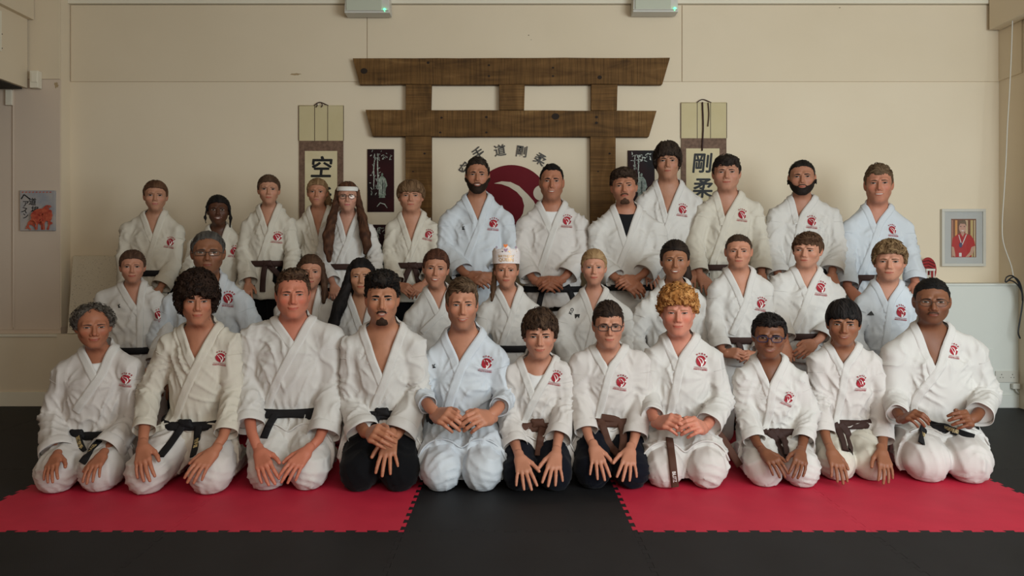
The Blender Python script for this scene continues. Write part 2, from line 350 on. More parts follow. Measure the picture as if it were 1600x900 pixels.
def tile_mesh(name, m):
    """1 m tile: a body with dovetail teeth on two sides and matching sockets on the other two"""
    p = 1.0 / NT; g = .0007; Q = [[(g, TD), (1 - TD, TD), (1 - TD, 1 - g), (g, 1 - g)]]
    cuts = [(k + .30, k + .23, k + .77, k + .70) for k in range(NT)]            # base left, tip left, tip right, base right (in teeth)
    for b0, t0, t1, b1 in cuts:
        b0, t0, t1, b1 = [v * p for v in (b0, t0, t1, b1)]
        Q.append([(b0 + g, 1 - g), (b1 - g, 1 - g), (t1 - g, 1 + TD - g), (t0 + g, 1 + TD - g)])     # teeth beyond the far side
        Q.append([(g, b0 + g), (g, b1 - g), (-TD + g, t1 - g), (-TD + g, t0 + g)])                     # teeth beyond the left side
    ends = [0] + [k for k in range(1, NT)] + [NT]
    for i in range(NT + 1):
        lo0, lo1 = (0, 0) if i == 0 else ((i - 1 + .70) * p, (i - 1 + .77) * p); hi0, hi1 = (1, 1) if i == NT else ((i + .30) * p, (i + .23) * p)
        Q.append([(lo0 + g, g), (hi0 - g, g), (min(hi1 - g, 1 - g), TD), (lo1 + g, TD)])
        a0, a1 = (TD, TD) if i == 0 else (lo0 + g, lo1 + g); c0, c1 = (1 - g, 1 - g) if i == NT else (hi0 - g, hi1 - g)
        if i == 0: c0, c1 = max(c0, TD), max(c1, TD)
        Q.append([(1 - g, a0), (1 - g, c0), (1 - TD, c1), (1 - TD, a1)])
    P = []; F = []
    for q in Q:
        ar = sum(q[i][0] * q[(i + 1) % 4][1] - q[(i + 1) % 4][0] * q[i][1] for i in range(4)); q = q if ar > 0 else q[::-1]; b = len(P)
        P += [(x, y, 0) for x, y in q] + [(x, y, -.02) for x, y in q]; F.append((b, b + 1, b + 2, b + 3)); F += [(b + (i + 1) % 4, b + i, b + i + 4, b + (i + 1) % 4 + 4) for i in range(4)]
    return new_mesh(name, P, F, [m], smooth=False)
mr, mb = tile_mesh('red_mat_tile', M_red), tile_mesh('black_mat_tile', M_blk)
X0, Y0 = .038 - .5, 3.36
for i in range(-6, 5):
    for j in range(-2, 4):
        red = (i in (-2, -1, 1, 2)) and j in (0, 1)
        x = X0 + i; y = Y0 + j
        if x > 4.0 or x < -6.2: continue
        o = link('mat_tile', mr if red else mb, fl); o.location = (x, y, 0)
        if red: o['label'] = 'red foam jigsaw mat tile'
# ---------------------------------------------------------------- gate of planks on the wall
def wood(name, seed, vert):
    m = mat(name, (.1, .05, .02), .75, .25); st = (1, 1, 9) if not vert else (9, 1, 1)
    r = tint(m, ((.085, .041, .012), (.135, .066, .019), (.17, .085, .026), (.24, .13, .046)), 2.4, (1.0, 1, 5.5) if not vert else (5.5, 1, 1.0), 8, .28, .74, dist=.8)
    tc = nd(m, 'ShaderNodeTexCoord'); mp = nd(m, 'ShaderNodeMapping'); mp.inputs['Location'].default_value = (seed, seed * 2, 0); mp.inputs['Scale'].default_value = (70, 1, 2.5) if not vert else (2.5, 1, 70); lk(m, tc, 'Object', mp, 'Vector')
    n = nd(m, 'ShaderNodeTexNoise', i_Scale=1.4, i_Detail=5); lk(m, mp, 0, n, 'Vector')
    mx = nd(m, 'ShaderNodeMixRGB', blend_type='MULTIPLY'); mx.inputs[0].default_value = .55; lk(m, r, 0, mx, 1); rr = nd(m, 'ShaderNodeValToRGB'); rr.color_ramp.elements[0].position = .36; rr.color_ramp.elements[1].position = .6; rr.color_ramp.elements[0].color = (.35, .33, .3, 1); lk(m, n, 0, rr, 0); lk(m, rr, 0, mx, 2)
    lk(m, mx, 0, m.node_tree.nodes['Principled BSDF'], 'Base Color')
    bp = nd(m, 'ShaderNodeBump'); bp.inputs['Strength'].default_value = .35; bp.inputs['Distance'].default_value = .003; lk(m, n, 0, bp, 'Height'); lk(m, bp, 0, m.node_tree.nodes['Principled BSDF'], 'Normal'); return m
M_wh, M_wv = wood('weathered_plank_across', 1.3, False), wood('weathered_plank_upright', 4.1, True); M_knot = mat('dark_knot', (.018, .009, .004), .8)
tg = thing('torii_gate', 'dark brown gate of broad rough planks fixed to the back wall', 'gate', (X_(800, 6.35), 6.37, 0)); DT = 6.345
def plank(quad, m, d=DT, kn=()):
    pts = [(X_(a, d), Z_(b, d)) for a, b in quad]
    # subdivide the edges a little so that they run slightly uneven
    out = []; rr = random.Random(int(quad[0][0] * 7))
    for k in range(4):
        a, b = pts[k], pts[(k + 1) % 4]; n = max(1, int(math.hypot(b[0] - a[0], b[1] - a[1]) / .16))
        for i in range(n): t = i / n; j = 0 if i == 0 else rr.uniform(-.0022, .0022); out.append((a[0] + (b[0] - a[0]) * t, a[1] + (b[1] - a[1]) * t + j))
    P, F = prism(out[::-1], d, DW - (.014 if min(q[1] for q in quad) < 128 else 0.0) - .001); o = part('plank', tg, P, F, m, bev=.003)
    for (kx, ky, r) in kn:
        th = np.linspace(0, 2 * np.pi, 12, endpoint=False); rr_ = r * d / FPX; P = [(X_(kx, d) + rr_ * math.cos(t) * 1.2, d - .0035, Z_(ky, d) + rr_ * math.sin(t)) for t in th]
        part('knot', o, P, [tuple(range(12))], M_knot)
plank([(551, 91), (1047, 90), (1035, 131.5), (562, 131.5)], M_wh, DT, [(569, 111, 4.5), (669, 98, 2), (764, 102, 1.6), (764, 119, 1.6), (937, 121, 3), (864, 106, 1.5), (864, 119, 1.5)])
plank([(571, 171.5), (1026, 173), (1014, 213.5), (582, 212.5)], M_wh, DT, [(760, 183, 1.8), (690, 184, 1.6), (760, 207, 1.6), (932, 183, 2), (932, 192, 2), (868, 182, 5), (688, 207, 1.5)])
for q in ([(634, 132), (674, 132), (673, 172), (634, 172)], [(780, 132), (820, 132), (819, 172), (780, 172)], [(924, 132), (965, 132), (964, 172.5), (924, 172.5)]): plank(q, M_wv, DT + .008)
for x0, x1 in ((633.5, 674), (922.5, 962)): plank([(x0, 213), (x1, 213), (x1, 636), (x0, 636)], M_wv, DT + .008, [(x0 + 30, 240, 1.5), (x0 + 12, 268, 1.2)])
# ---------------------------------------------------------------- wall emblem and its characters
M_emb = mat('emblem_red', (.13, .004, .010), .6, .15); M_emblow = mat('emblem_dark_red', (.05, .002, .005), .35, .4); M_sw = paint('emblem_gap_paint', (.60, .53, .42), (.63, .56, .45)); M_char = mat('black_acrylic', (.03, .026, .022), .4)
em = thing('wall_emblem', 'big round red emblem with cream swoosh on the wall inside the gate', 'emblem', (X_(799, DW), DW, Z_(318, DW)))
R_ = 60 * DW / FPX; cx0, cz0 = X_(799, DW), Z_(318, DW); th = np.linspace(0, 2 * np.pi, 72, endpoint=False)
part('disc', em, *prism([(cx0 + R_ * math.cos(t), cz0 + R_ * math.sin(t)) for t in th][::-1], DW - .012, DW + .001), M_emb, bev=.0015)
def flat(par, name, P2, F2, cx, cz, y, m, s=1., rot=0., th=0.):
    c, sn = math.cos(math.radians(rot)), math.sin(math.radians(rot)); P2 = np.asarray(P2, f32)
    P = np.stack([cx + s * (P2[:, 0] * c - P2[:, 1] * sn), np.full(len(P2), y), cz + s * (P2[:, 0] * sn + P2[:, 1] * c)], 1); o = part(name, par, P, F2, m)
    if th: md = o.modifiers.new('thickness', 'SOLIDIFY'); md.thickness = th; md.offset = -1
    return o
# ---------------------------------------------------------------- head
def head_field(o):
    """unit head (chin -.115 .. crown +.112), face towards -y; o = options"""
    w = o.get('w', 1.); jw = o.get('jaw', 1.) * w; nz = o.get('nose', 1.); sm = o.get('smile', .5); ch = o.get('chin', 1.); fem = o.get('fem', 0)
    fat = o.get('fat', 0.)
    def f(P):
        q = P.copy(); q[:, 0] = np.abs(q[:, 0])
        d = ell(q, (0, .016, .028), (.0755 * w, .094, .086))
        d = smin(d, ell(q, (0, -.016, -.035), ((.0605 + .008 * fat + .001 * fem) * w, .068, .075 - .002 * fem)), .03)
        d = smin(d, cap(q, ((.0455 + .008 * fat) * jw, .004, -.052), ((.0165 - .004 * fem) * jw, -.058, -.0975), .016, .0160), .030)
        d = smin(d, ell(q, (0, -.068, -.101), (.020 * jw, .0155 * ch, .0145)), .018)
        d = smin(d, ell(q, (.037 * w, -.061, -.026 + .004 * sm), (.021, .0155, .0165 + .003 * sm)), .034)
        d = smin(d, cap(q, (.019, -.0805, .0215), (.042 * w, -.067, .0205), .0072 - .0035 * fem, .0056 - .003 * fem), .024)
        d = smax(d, -ell(q, (.0315, -.0935, .001), (.0165, .0115, .0105)), .011)
        d = smin(d, ell(q, (.0315, -.0695, -.001), (.0145, .0145, .0125)), .004)
        d = smin(d, cap(q, (0, -.085, .012), (0, -.085 - .0205 * nz, -.033), .0062, .0098 * nz ** .5), .010)
        d = smin(d, cap(q, (0, -.074, .006), (0, -.086, -.033), .0078 - .001 * fem, .0118 * nz), .010)
        d = smin(d, ell(q, (.0122 * nz, -.0915, -.0385), (.0072, .010, .0066)), .006)
        d = smin(d, ell(q, (0, -.064, -.066), (.031, .026, .027)), .018)
        ql = q.copy(); ql[:, 2] -= sm * 8.5 * q[:, 0] ** 2
        d = smin(d, ell(ql, (0, -.0885, -.0600), (.022, .0068, .0052)), .006)
        d = smin(d, ell(ql, (0, -.0880, -.0708), (.019, .0068, .0056)), .006)
        d = smax(d, -ell(q, (.0068, -.1025, -.0445), (.0040, .0065, .0030)), .003)
        d = smin(d, ell(q, (.069 * w, .012, -.006), (.013, .012, .022)), .012)
        qe = q - V3(.0755 * w, .012, -.006)
        qe = np.stack([qe[:, 0] * .94 - qe[:, 1] * .34, qe[:, 0] * .34 + qe[:, 1] * .94 - qe[:, 2] * .2, qe[:, 2]], 1)
        e = ell(qe, (0, 0, 0), (.0075, .018, .031)); e = smax(e, -ell(qe, (.008, -.004, .004), (.006, .009, .018)), .004)
        return smin(d, e, .006)
    return f
def rotm(yaw, pitch, roll):
    return np.array((Matrix.Rotation(yaw, 3, 'Z') @ Matrix.Rotation(roll, 3, 'Y') @ Matrix.Rotation(pitch, 3, 'X')), dtype=f32)
class Head:
    def __init__(s, c, size, R, o, sx=1.):
        s.c = np.asarray(c, f32); s.s = size; s.R = R; s.o = o; s.f = head_field(o); s.k = V3(sx, 1, 1)
    def W(s, L): return (np.asarray(L, f32) * s.s * s.k) @ s.R.T + s.c        # local -> world
    def L(s, P): return ((P - s.c) @ s.R) / (s.s * s.k)
    def fw(s, P): return s.f(s.L(P)) * (s.s * min(1., .5 + .5 * float(s.k[0])))
    def surf(s, x, z, off=0., y0=-.16):
        """front surface at local x,z (arrays), local coords, pushed out by off"""
        O = np.stack([x, np.full_like(x, y0), z], 1).astype(f32)
        t = raycast(s.f, O, V3(0, 1, 0)[None], .2, 50)
        O[:, 1] += t - off
        return O
def face_paint(L, o, rs):
    """skin colour from unit head coordinates"""
    base = np.array(o['skin'], f32); x, y, z = np.abs(L[:, 0]), L[:, 1], L[:, 2]
    C = np.tile(base, (len(L), 1))
    def mix(m, col):
        nonlocal C
        m = np.clip(m, 0, 1)[:, None]; C = C * (1 - m) + m * np.array(col, f32)
    fr = np.clip((-y - .02) / .03, 0, 1)
    red = base * np.array([1.06, .72, .66], f32)
    bl = o.get('blush', .4)
    mix(bl * fr * np.exp(-(((x - .040) / .018) ** 2 + ((z + .030) / .016) ** 2)), red)
    mix(bl * .8 * np.exp(-((x / .014) ** 2 + ((z + .034) / .012) ** 2 + ((y + .11) / .02) ** 2)), red)
    mix(.55 * np.exp(-(((x - .082) / .008) ** 2)) * (np.abs(z) < .04), red)
    mix(bl * .4 * fr * np.exp(-((x / .02) ** 2 + ((z + .098) / .012) ** 2)), red)
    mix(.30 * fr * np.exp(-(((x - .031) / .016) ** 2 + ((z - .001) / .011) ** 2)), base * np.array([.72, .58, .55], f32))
    st = o.get('stubble', 0)
    if st:
        m = np.clip((-.040 - z + (x - .03) * .5) / .012, 0, 1) * np.clip((z + .135) / .02, 0, 1) * np.clip((.02 - y) / .02, 0, 1)
        m *= np.clip((((x / .03) ** 2 + ((z + .02) / .025) ** 2) - 1) * 3, 0, 1)
        mix(st * m, np.array(o.get('haircol', (.02, .014, .01)), f32) * 1.0)
    n = noise(L * 90); n2 = noise(L * 260 + 7)
    return C * (1 + (.10 * (n - .5) + .08 * (n2 - .5))[:, None])
def eye_mesh(H, side, o):
    n, m = 23, 11
    u = np.linspace(-1, 1, n)[:, None] * np.ones((1, m)); v = np.linspace(0, 1, m)[None] * np.ones((n, 1))
    sq = o.get('squint', .35 + .3 * o.get('smile', .5))
    uh = (.0058 * (1 - .40 * sq)) * o.get('eye', 1.); lh = .0050 * (1 - .8 * sq) * o.get('eye', 1.)
    prof = np.sqrt(np.clip(1 - np.abs(u) ** 2.2, 0, 1))
    x = .0315 + .0142 * u; zl = -lh * prof + .0010 * u; zu = uh * prof ** .8 + .0010 * u + .0009
    z = -.0005 + zl + (zu - zl) * v
    L = H.surf(side * x.ravel(), z.ravel(), .0011)
    xx = x.ravel() - .0315 - side * o.get('gaze', 0.) * .004; zz = z.ravel() - .0008
    r = np.sqrt(xx ** 2 + zz ** 2)
    C = np.tile(V3(.34, .285, .25), (len(L), 1))
    C[np.abs(x.ravel() - .0315) > .012] = (.45, .26, .22)
    ir = np.array(o.get('iris', (.06, .03, .015)), f32)
    C[r < .0074] = ir * .25; C[r < .0062] = ir * .55; C[r < .0034] = (.004, .004, .004)
    lash = v.ravel() > .80; C[lash] = np.array((.03, .017, .012)) if o.get('fem') or o.get('dark') else np.array((.085, .045, .032))
    C[(v.ravel() < .08)] = np.array(o['skin'], f32) * .45
    P = H.W(L); F = grid_faces(n, m)
    if side < 0: F = F[:, ::-1]
    # upper lid rim stands a little proud of the eye
    uu = np.linspace(-1, 1, 15); pr = np.sqrt(np.clip(1 - np.abs(uu) ** 2.2, 0, 1))
    Lr = H.surf(side * (.0315 + .0148 * uu), -.0005 + uh * pr ** .8 + .001 * uu + .0016, .0006)
    tP, tF = tube(H.W(Lr), 0.0012 * H.s * (1 + .25 * o.get('fem', 0)), 5)
    lc = (.02, .012, .009) if (o.get('fem') or o.get('dark')) else (.07, .04, .03)
    Pm, Fm, Cm = merge([(P, F, C), (tP, tF, np.array(lc, f32))])
    return Pm, Fm, Cm
def brow_mesh(H, side, o):
    n, m = 22, 7
    t = np.linspace(0, 1, n)[:, None] * np.ones((1, m)); v = np.linspace(-1, 1, m)[None] * np.ones((n, 1))
    x = .0115 + .037 * t; th = .0037 * o.get('brow', .72 if o.get('fem') else .95) * (np.sin(np.pi * np.clip(t * .88 + .12, 0, 1)) ** .5) * (1 - .45 * t)
    arch = o.get('arch', .5)
    z = .0146 + .0080 * arch * np.sin(np.pi * np.clip(t * .8, 0, 1)) - .004 * t + th * v + o.get('browz', 0.)
    z += .0006 * np.sin(x * 2500 + 2 * v)
    bump = (1 - v ** 2) * .0012 + .0009
    L = H.surf(side * x.ravel(), z.ravel(), 0.)
    L[:, 1] -= bump.ravel()
    c = np.array(o.get('browcol', o.get('haircol', (.02, .014, .01))), f32)
    C = c[None] * (1 + .5 * (noise(L * 700) - .5))[:, None]
    return H.W(L), grid_faces(n, m) if side > 0 else grid_faces(n, m)[:, ::-1], C
def lips_mesh(H, o):
    n, m = 27, 13
    sm = o.get('smile', .5); op = o.get('teeth', 0.); wd = .0225 + .0055 * sm + .002 * op
    u = np.linspace(-1, 1, n)[:, None] * np.ones((1, m)); v = np.linspace(-1, 1, m)[None] * np.ones((n, 1))
    x = wd * u; pr = np.clip(1 - np.abs(u) ** 2.3, 0, 1)
    full = o.get('lip', 1.)
    up = (.0058 * full * pr ** .8 - .0012 * np.exp(-(u / .13) ** 2)) + op * .0022 * pr; lo = .0075 * full * pr + op * .0035 * pr
    zc = -.0650 + sm * 9.5 * x ** 2
    z = np.where(v > 0, zc + up * v, zc + lo * v)
    L = H.surf(x.ravel(), z.ravel(), 0.)
    sk = np.array(o['skin'], f32); lipc = np.array(o.get('lipcol', sk * np.array([.82, .42, .40], f32)), f32)
    C = np.tile(lipc, (n * m, 1)); vv = v.ravel(); uu = u.ravel()
    edge = np.clip((np.abs(vv) - .75) / .25, 0, 1)[:, None]; C = C * (1 - edge * .6) + sk * edge * .6
    rel = .0012 * (1 - np.abs(vv)) ** .5 + .0006
    if op > 0:
        inn = np.abs(vv) < (.42 + .1 * op); rel = np.where(inn, .0004, rel)
        C[inn] = (.14, .03, .03)
        tt = (vv > -.30) & (vv < .46) & (np.abs(uu) < .78); C[tt] = (.66, .60, .52)
    else:
        ln = np.abs(vv) < .09; C[ln] = lipc * .22; rel = np.where(ln, .0004, rel)
    L[:, 1] -= rel
    return H.W(L), grid_faces(n, m), C
def body_skin(H, fbody, axis, nb, zbot, na, nr, o):
    """one continuous skin: head, neck and trunk traced outward from the body's axis. axis: list of world points from head centre downwards"""
    u = np.linspace(0, 1, na, endpoint=False); ph = 2 * np.pi * (u - .5); ph = ph - .62 * np.sin(ph)     # dense at the face
    el = []
    for k in range(nr):
        t = k / (nr - 1); el.append(math.radians(89.5 - 152 * (t + .09 * math.sin(2 * math.pi * t + .0))))
    el = np.array(el, f32)
    E, A = np.meshgrid(el, ph, indexing='ij')
    Dl = np.stack([np.cos(E) * np.sin(A), -np.cos(E) * np.cos(A), np.sin(E)], -1).reshape(-1, 3).astype(f32)
    O = np.tile(H.c, (len(Dl), 1)); Dw = Dl @ H.R.T
    tA = raycast(lambda P: -fbody(P), O, Dw, .6, 45)
    PA = (O + Dw * tA[:, None]).astype(f32); last = PA[-na:]
    # below the jaw the rays leave the axis of neck and trunk level by level
    rows = 26; yaw = math.atan2(-float(H.R[0, 1]), float(H.R[0, 0])); O2 = []; D2 = []
    yaw = math.atan2(float(H.R[1, 0]), float(H.R[0, 0])); az = np.array([H.c, nb, V3(axis[0], axis[1], zbot)], f32)[::-1]
    for k in range(1, rows + 1):
        t = k / rows; z = last[:, 2] * (1 - t) + zbot * t
        ox = np.interp(z, az[:, 2], az[:, 0]); oy = np.interp(z, az[:, 2], az[:, 1]); p_ = ph + yaw * (1 - t) ** .5
        O2.append(np.stack([ox, oy, z], 1)); D2.append(np.stack([np.sin(p_), -np.cos(p_), z * 0], 1))
    O2 = np.concatenate(O2).astype(f32); D2 = np.concatenate(D2).astype(f32)
    tB = raycast(lambda P: -fbody(P), O2, D2, .6, 45)
    P = np.concatenate([PA, (O2 + D2 * tB[:, None]).astype(f32)])
    # ease the join
    G = P.reshape(nr + rows, na, 3)
    for _ in range(6):
        Q = G.copy(); Q[nr - 5:-1] = .5 * G[nr - 5:-1] + .125 * (G[nr - 6:-2] + G[nr - 4:] + np.roll(G, 1, 1)[nr - 5:-1] + np.roll(G, -1, 1)[nr - 5:-1]); G = Q
    P = G.reshape(-1, 3)
    F = grid_faces(nr + rows, na, True)
    L = H.L(P)
    return P, F[:, ::-1], face_paint(L, o, None)
# ---------------------------------------------------------------- hair, beards, glasses
STY = {
 # ts side, tb back, tt top thickness; zl hairline heights at azimuths 0,35,60,75,95,125,180 deg; tops: extra ellipsoids
 'short':  dict(flow='front', len=.030, lw=.0034, n=420, ts=.005, tb=.007, tt=.014, zl=(.070, .066, .045, -.010, .012, -.040, -.075), strand=.004),
 'crop':   dict(flow='front', len=.016, lw=.0018, ts=.003, tb=.005, tt=.008, zl=(.068, .060, .040, -.012, .012, -.040, -.075), strand=.002),
 'quiff':  dict(flow='front', len=.035, lw=.0042, lift=1.4, mess=.4, n=460, ts=.004, tb=.007, tt=.016, zl=(.074, .070, .050, -.008, .012, -.040, -.075), tops=[((.012, -.035, .098), (.056, .050, .026))], strand=.007),
 'side':   dict(flow='front', len=.042, lw=.0038, lift=1.0, n=420, ts=.006, tb=.009, tt=.016, zl=(.060, .064, .046, -.010, .010, -.040, -.075), tops=[((.018, -.050, .080), (.052, .036, .028))], strand=.006),
 'fringe': dict(len=.055, lw=.003, n=420, taper=.002, ts=.011, tb=.014, tt=.020, zl=(.036, .034, .026, -.012, -.010, -.050, -.085), strand=.005),
 'mop':    dict(len=.060, lw=.0034, n=460, mess=.5, taper=0., ts=.018, tb=.022, tt=.030, zl=(.038, .034, .014, -.022, -.034, -.060, -.095), strand=.010, curl=.006),
 'curlmop':dict(flow='curl', len=.058, lw=.0040, lift=2.6, n=800, taper=0., ts=.026, tb=.028, tt=.040, zl=(.040, .034, .014, -.040, -.050, -.070, -.100), strand=.0, curl=.017, cf=52),
 'curlhi': dict(taper=.004, flow='curl', len=.034, lw=.0040, lift=1.4, n=520, ts=.006, tb=.008, tt=.014, zl=(.062, .056, .044, .004, .020, -.030, -.070), tops=[((0, -.022, .086), (.076, .088, .046))], strand=0, curl=.010, cf=75),
 'curlbig':dict(flow='curl', len=.040, lw=.0046, lift=2.0, n=600, taper=.002, ts=.020, tb=.022, tt=.034, zl=(.052, .046, .034, .006, .008, -.030, -.080), tops=[((0, -.035, .088), (.080, .072, .042))], strand=0, curl=.015, cf=62),
 'wavy':   dict(flow='down', len=.045, lw=.0034, lift=1.2, mess=.9, n=420, taper=.002, ts=.012, tb=.016, tt=.028, zl=(.048, .046, .030, -.008, .000, -.045, -.080), strand=.004, curl=.009, cf=58),
 'back':   dict(flow='back', len=.060, lw=.0024, lift=.15, mess=.06, n=380, ts=.0085, tb=.016, tt=.015, zl=(.061, .056, .036, -.006, -.022, -.055, -.095), strand=.0025),
 'grey':   dict(flow='curl', len=.050, lw=.0022, lift=3.0, n=520, ts=.015, tb=.020, tt=.004, zl=(.104, .088, .044, -.008, -.018, -.050, -.085), strand=.004, curl=.012, cf=60),
 'recede': dict(flow='down', len=.02, lw=.0018, ts=.006, tb=.008, tt=.005, zl=(.078, .066, .036, -.010, .006, -.045, -.080), strand=.003),
 'bowl':   dict(len=.060, lw=.0034, mess=.12, n=420, taper=.001, ts=.014, tb=.016, tt=.020, zl=(.030, .032, .024, -.004, -.012, -.050, -.085), strand=.006),
}
_PH = np.radians([0, 35, 60, 75, 95, 125, 180])
def hair_mesh(H, o, h=.0055):
    S = dict(STY[o['hair']]); S.update(o.get('hs', {})); w = o.get('w', 1.)
    c = V3(0, .016, .028); r = V3(.0755 * w + S['ts'], .094 + S['tb'], .086 + S['tt'])
    chains = o.get('chains', []); curl = S.get('curl', 0); cf = S.get('cf', 60); fr0 = S.get('frontt', 0)
    sd = o.get('seed', 1) * 3.7
    def f(L):
        phi = np.arctan2(np.abs(L[:, 0]), -L[:, 1] + .006)
        q = L.copy()
        d = ell(q, c, r)
        for tc, tr in S.get('tops', []): d = smin(d, ell(L, tc, tr), .015)
        zl = np.interp(phi, _PH, S['zl']).astype(f32)
        zl = zl + S.get('jag', .35) * S['strand'] * 3 * (noise(np.stack([phi * 9 + sd, phi * 0, phi * 0], 1)) - .5)
        if S.get('part') is not None: d = d + .006 * np.exp(-((L[:, 0] - S['part']) / .004) ** 2) * (L[:, 2] > .05) * (L[:, 1] < .05)
        edge = L[:, 2] - zl
        d = d + S.get('taper', .006) * np.exp(-np.clip(edge, 0, 1) / .016)
        d = smax(d, -edge * .85, .004)
        for ch in chains:
            fl = 1.0
            for k in range(len(ch) - 1):
                a, b = ch[k], ch[k + 1]; d = smin(d, cap(L, a[:3], b[:3], a[3], b[3]), .018)
        if curl: d = d - curl * (1 - np.abs(2 * noise(L * cf + sd) - 1)) ** 1.5 * .9 + curl * .35
        return d
    lo = c - r - .02; hi = c + r + .02
    for tc, tr in S.get('tops', []): hi = np.maximum(hi, V3(*tc) + V3(*tr) + .02); lo = np.minimum(lo, V3(*tc) - V3(*tr) - .02)
    for ch in chains:
        for a in ch: lo = np.minimum(lo, V3(*a[:3]) - a[3] - .02); hi = np.maximum(hi, V3(*a[:3]) + a[3] + .02)
    lo[2] = max(lo[2], min([-.11] + [a[2] - a[3] - .02 for ch in chains for a in ch]))
    P, F = mesh_sdf(f, lo, hi, h, proj=2)
    if len(chains) and S.get('crop_back'): pass
    g, d, m = grad(f, P, .003)
    st = S['strand']; sw = o.get('sweep', 0.)
    ang = np.arctan2(P[:, 0], -P[:, 1])
    top = np.clip((P[:, 2] - .03) / .05, 0, 1)
    # strands run down the sides and backwards over the crown
    u = np.where(top > .5, (P[:, 0] + sw * P[:, 1]) * 70, ang * 9); v = np.where(top > .5, (P[:, 1] - sw * P[:, 0]) * 16, P[:, 2] * 20)
    nn = noise(np.stack([u + sd, v, np.full_like(u, sd)], 1)) ; n2 = noise(np.stack([u * 2.3, v * 1.7, np.full_like(u, sd + 3)], 1))
    P = P + g * ((st * 1.2 + .001) * (nn - .5) + (st * .7 + .001) * (n2 - .5))[:, None]
    col = np.array(o['haircol'], f32); c2 = np.array(o.get('haircol2', tuple(col * 1.9)), f32)
    mixv = np.clip((.55 * nn + .45 * n2 - .36) * 2.2, 0, 1)[:, None]
    if o.get('tips'): # lighter ends
        mixv = np.clip(mixv * .5 + np.clip((-P[:, 2] - .05) / .25, 0, 1)[:, None], 0, 1)
    C = col * (1 - mixv) + c2 * mixv
    if curl:
        k = noise(P * cf * 1.6 + sd + 9)[:, None]; C = C * (.6 + .8 * k)
    return locks(H, o, S, f, P, F, C, col, c2)
def locks(H, o, S, f, P, F, C, col, c2):
    """tapering locks of hair lying along the combing direction"""
    rs = np.random.RandomState(int(o.get('seed', 1) * 10)); flow = S.get('flow', 'down'); ln = S.get('len', .03); N = S.get('n', 320); K = 6; wd = S.get('lw', .0026)
    idx = rs.choice(len(P), N); p = P[idx] + rs.randn(N, 3).astype(f32) * .002; sw = o.get('sweep', .25)
    rnd = rs.rand(N).astype(f32)[:, None]; tw = rs.randn(N).astype(f32)
    crown = V3(-.012, .035, .118); pts = []; nrs = []; ph0 = rs.rand(N).astype(f32) * 6.28
    if flow == 'curl': pass
    for k in range(K):
        g, d, m = grad(f, p, .003); p = p - g * np.clip(d - .0006 - (.0045 * (k / (K - 1)) * S.get('lift', .5)), -.012, .012)[:, None]
        pts.append(p.copy()); nrs.append(g)
        if flow == 'back': v = np.stack([p[:, 0] * 1.5, np.ones(N), -.25 - 2 * np.clip(.02 - p[:, 2], 0, 1) * 8], 1)
        elif flow == 'front':
            v = p - crown; fr = (p[:, 2] > .06) & (p[:, 1] < .03); v = np.where(fr[:, None], np.stack([sw + 0 * p[:, 0], -np.ones(N) + sw * .3, .3 + 0 * p[:, 0]], 1), v)
        else: v = p - crown
        v = v + (np.cross(g, v) * tw[:, None] * S.get('mess', .25))
        if flow == 'curl':
            a = ph0 + k * 1.15; t1 = np.cross(g, V3(.3, .2, 1)); t1 /= np.linalg.norm(t1, axis=1)[:, None] + 1e-6; t2 = np.cross(g, t1); v = t1 * np.cos(a)[:, None] + t2 * np.sin(a)[:, None]
        v = v - g * np.einsum('ij,ij->i', v, g)[:, None]; v = v / (np.linalg.norm(v, axis=1)[:, None] + 1e-6)
        p = (p + v * (ln / (K - 1)) * (.6 + .8 * rnd)).astype(f32)
    A = np.stack(pts, 1); G = np.stack(nrs, 1); T = np.gradient(A, axis=1); T /= np.linalg.norm(T, axis=2)[..., None] + 1e-9
    Sd = np.cross(T, G); w = (wd * (.6 + .8 * rnd[:, :, None]) * np.array([.35, .9, 1., .9, .6, .08], f32)[None, :, None])
    R = np.stack([A + Sd * w, A + G * w * .8, A - Sd * w], 2)              # (N,K,3,3)
    Pl = R.reshape(-1, 3); base = (np.arange(N) * K * 3)[:, None, None]; kk = (np.arange(K - 1) * 3)[None, :, None]; j = np.arange(2)[None, None]
    a = base + kk + j; Fl = np.stack([a, a + 3, a + 4, a + 1], -1).reshape(-1, 4)
    mx = np.clip(rs.rand(N) * 1.15 - .1, 0, 1)[:, None]; Cl = np.repeat(col * (1 - mx) + c2 * mx, K * 3, 0)
    if o.get('tips') is None: pass
    n0 = len(P); return H.W(np.concatenate([P, Pl])), np.concatenate([F, Fl + n0]), np.concatenate([C, Cl])
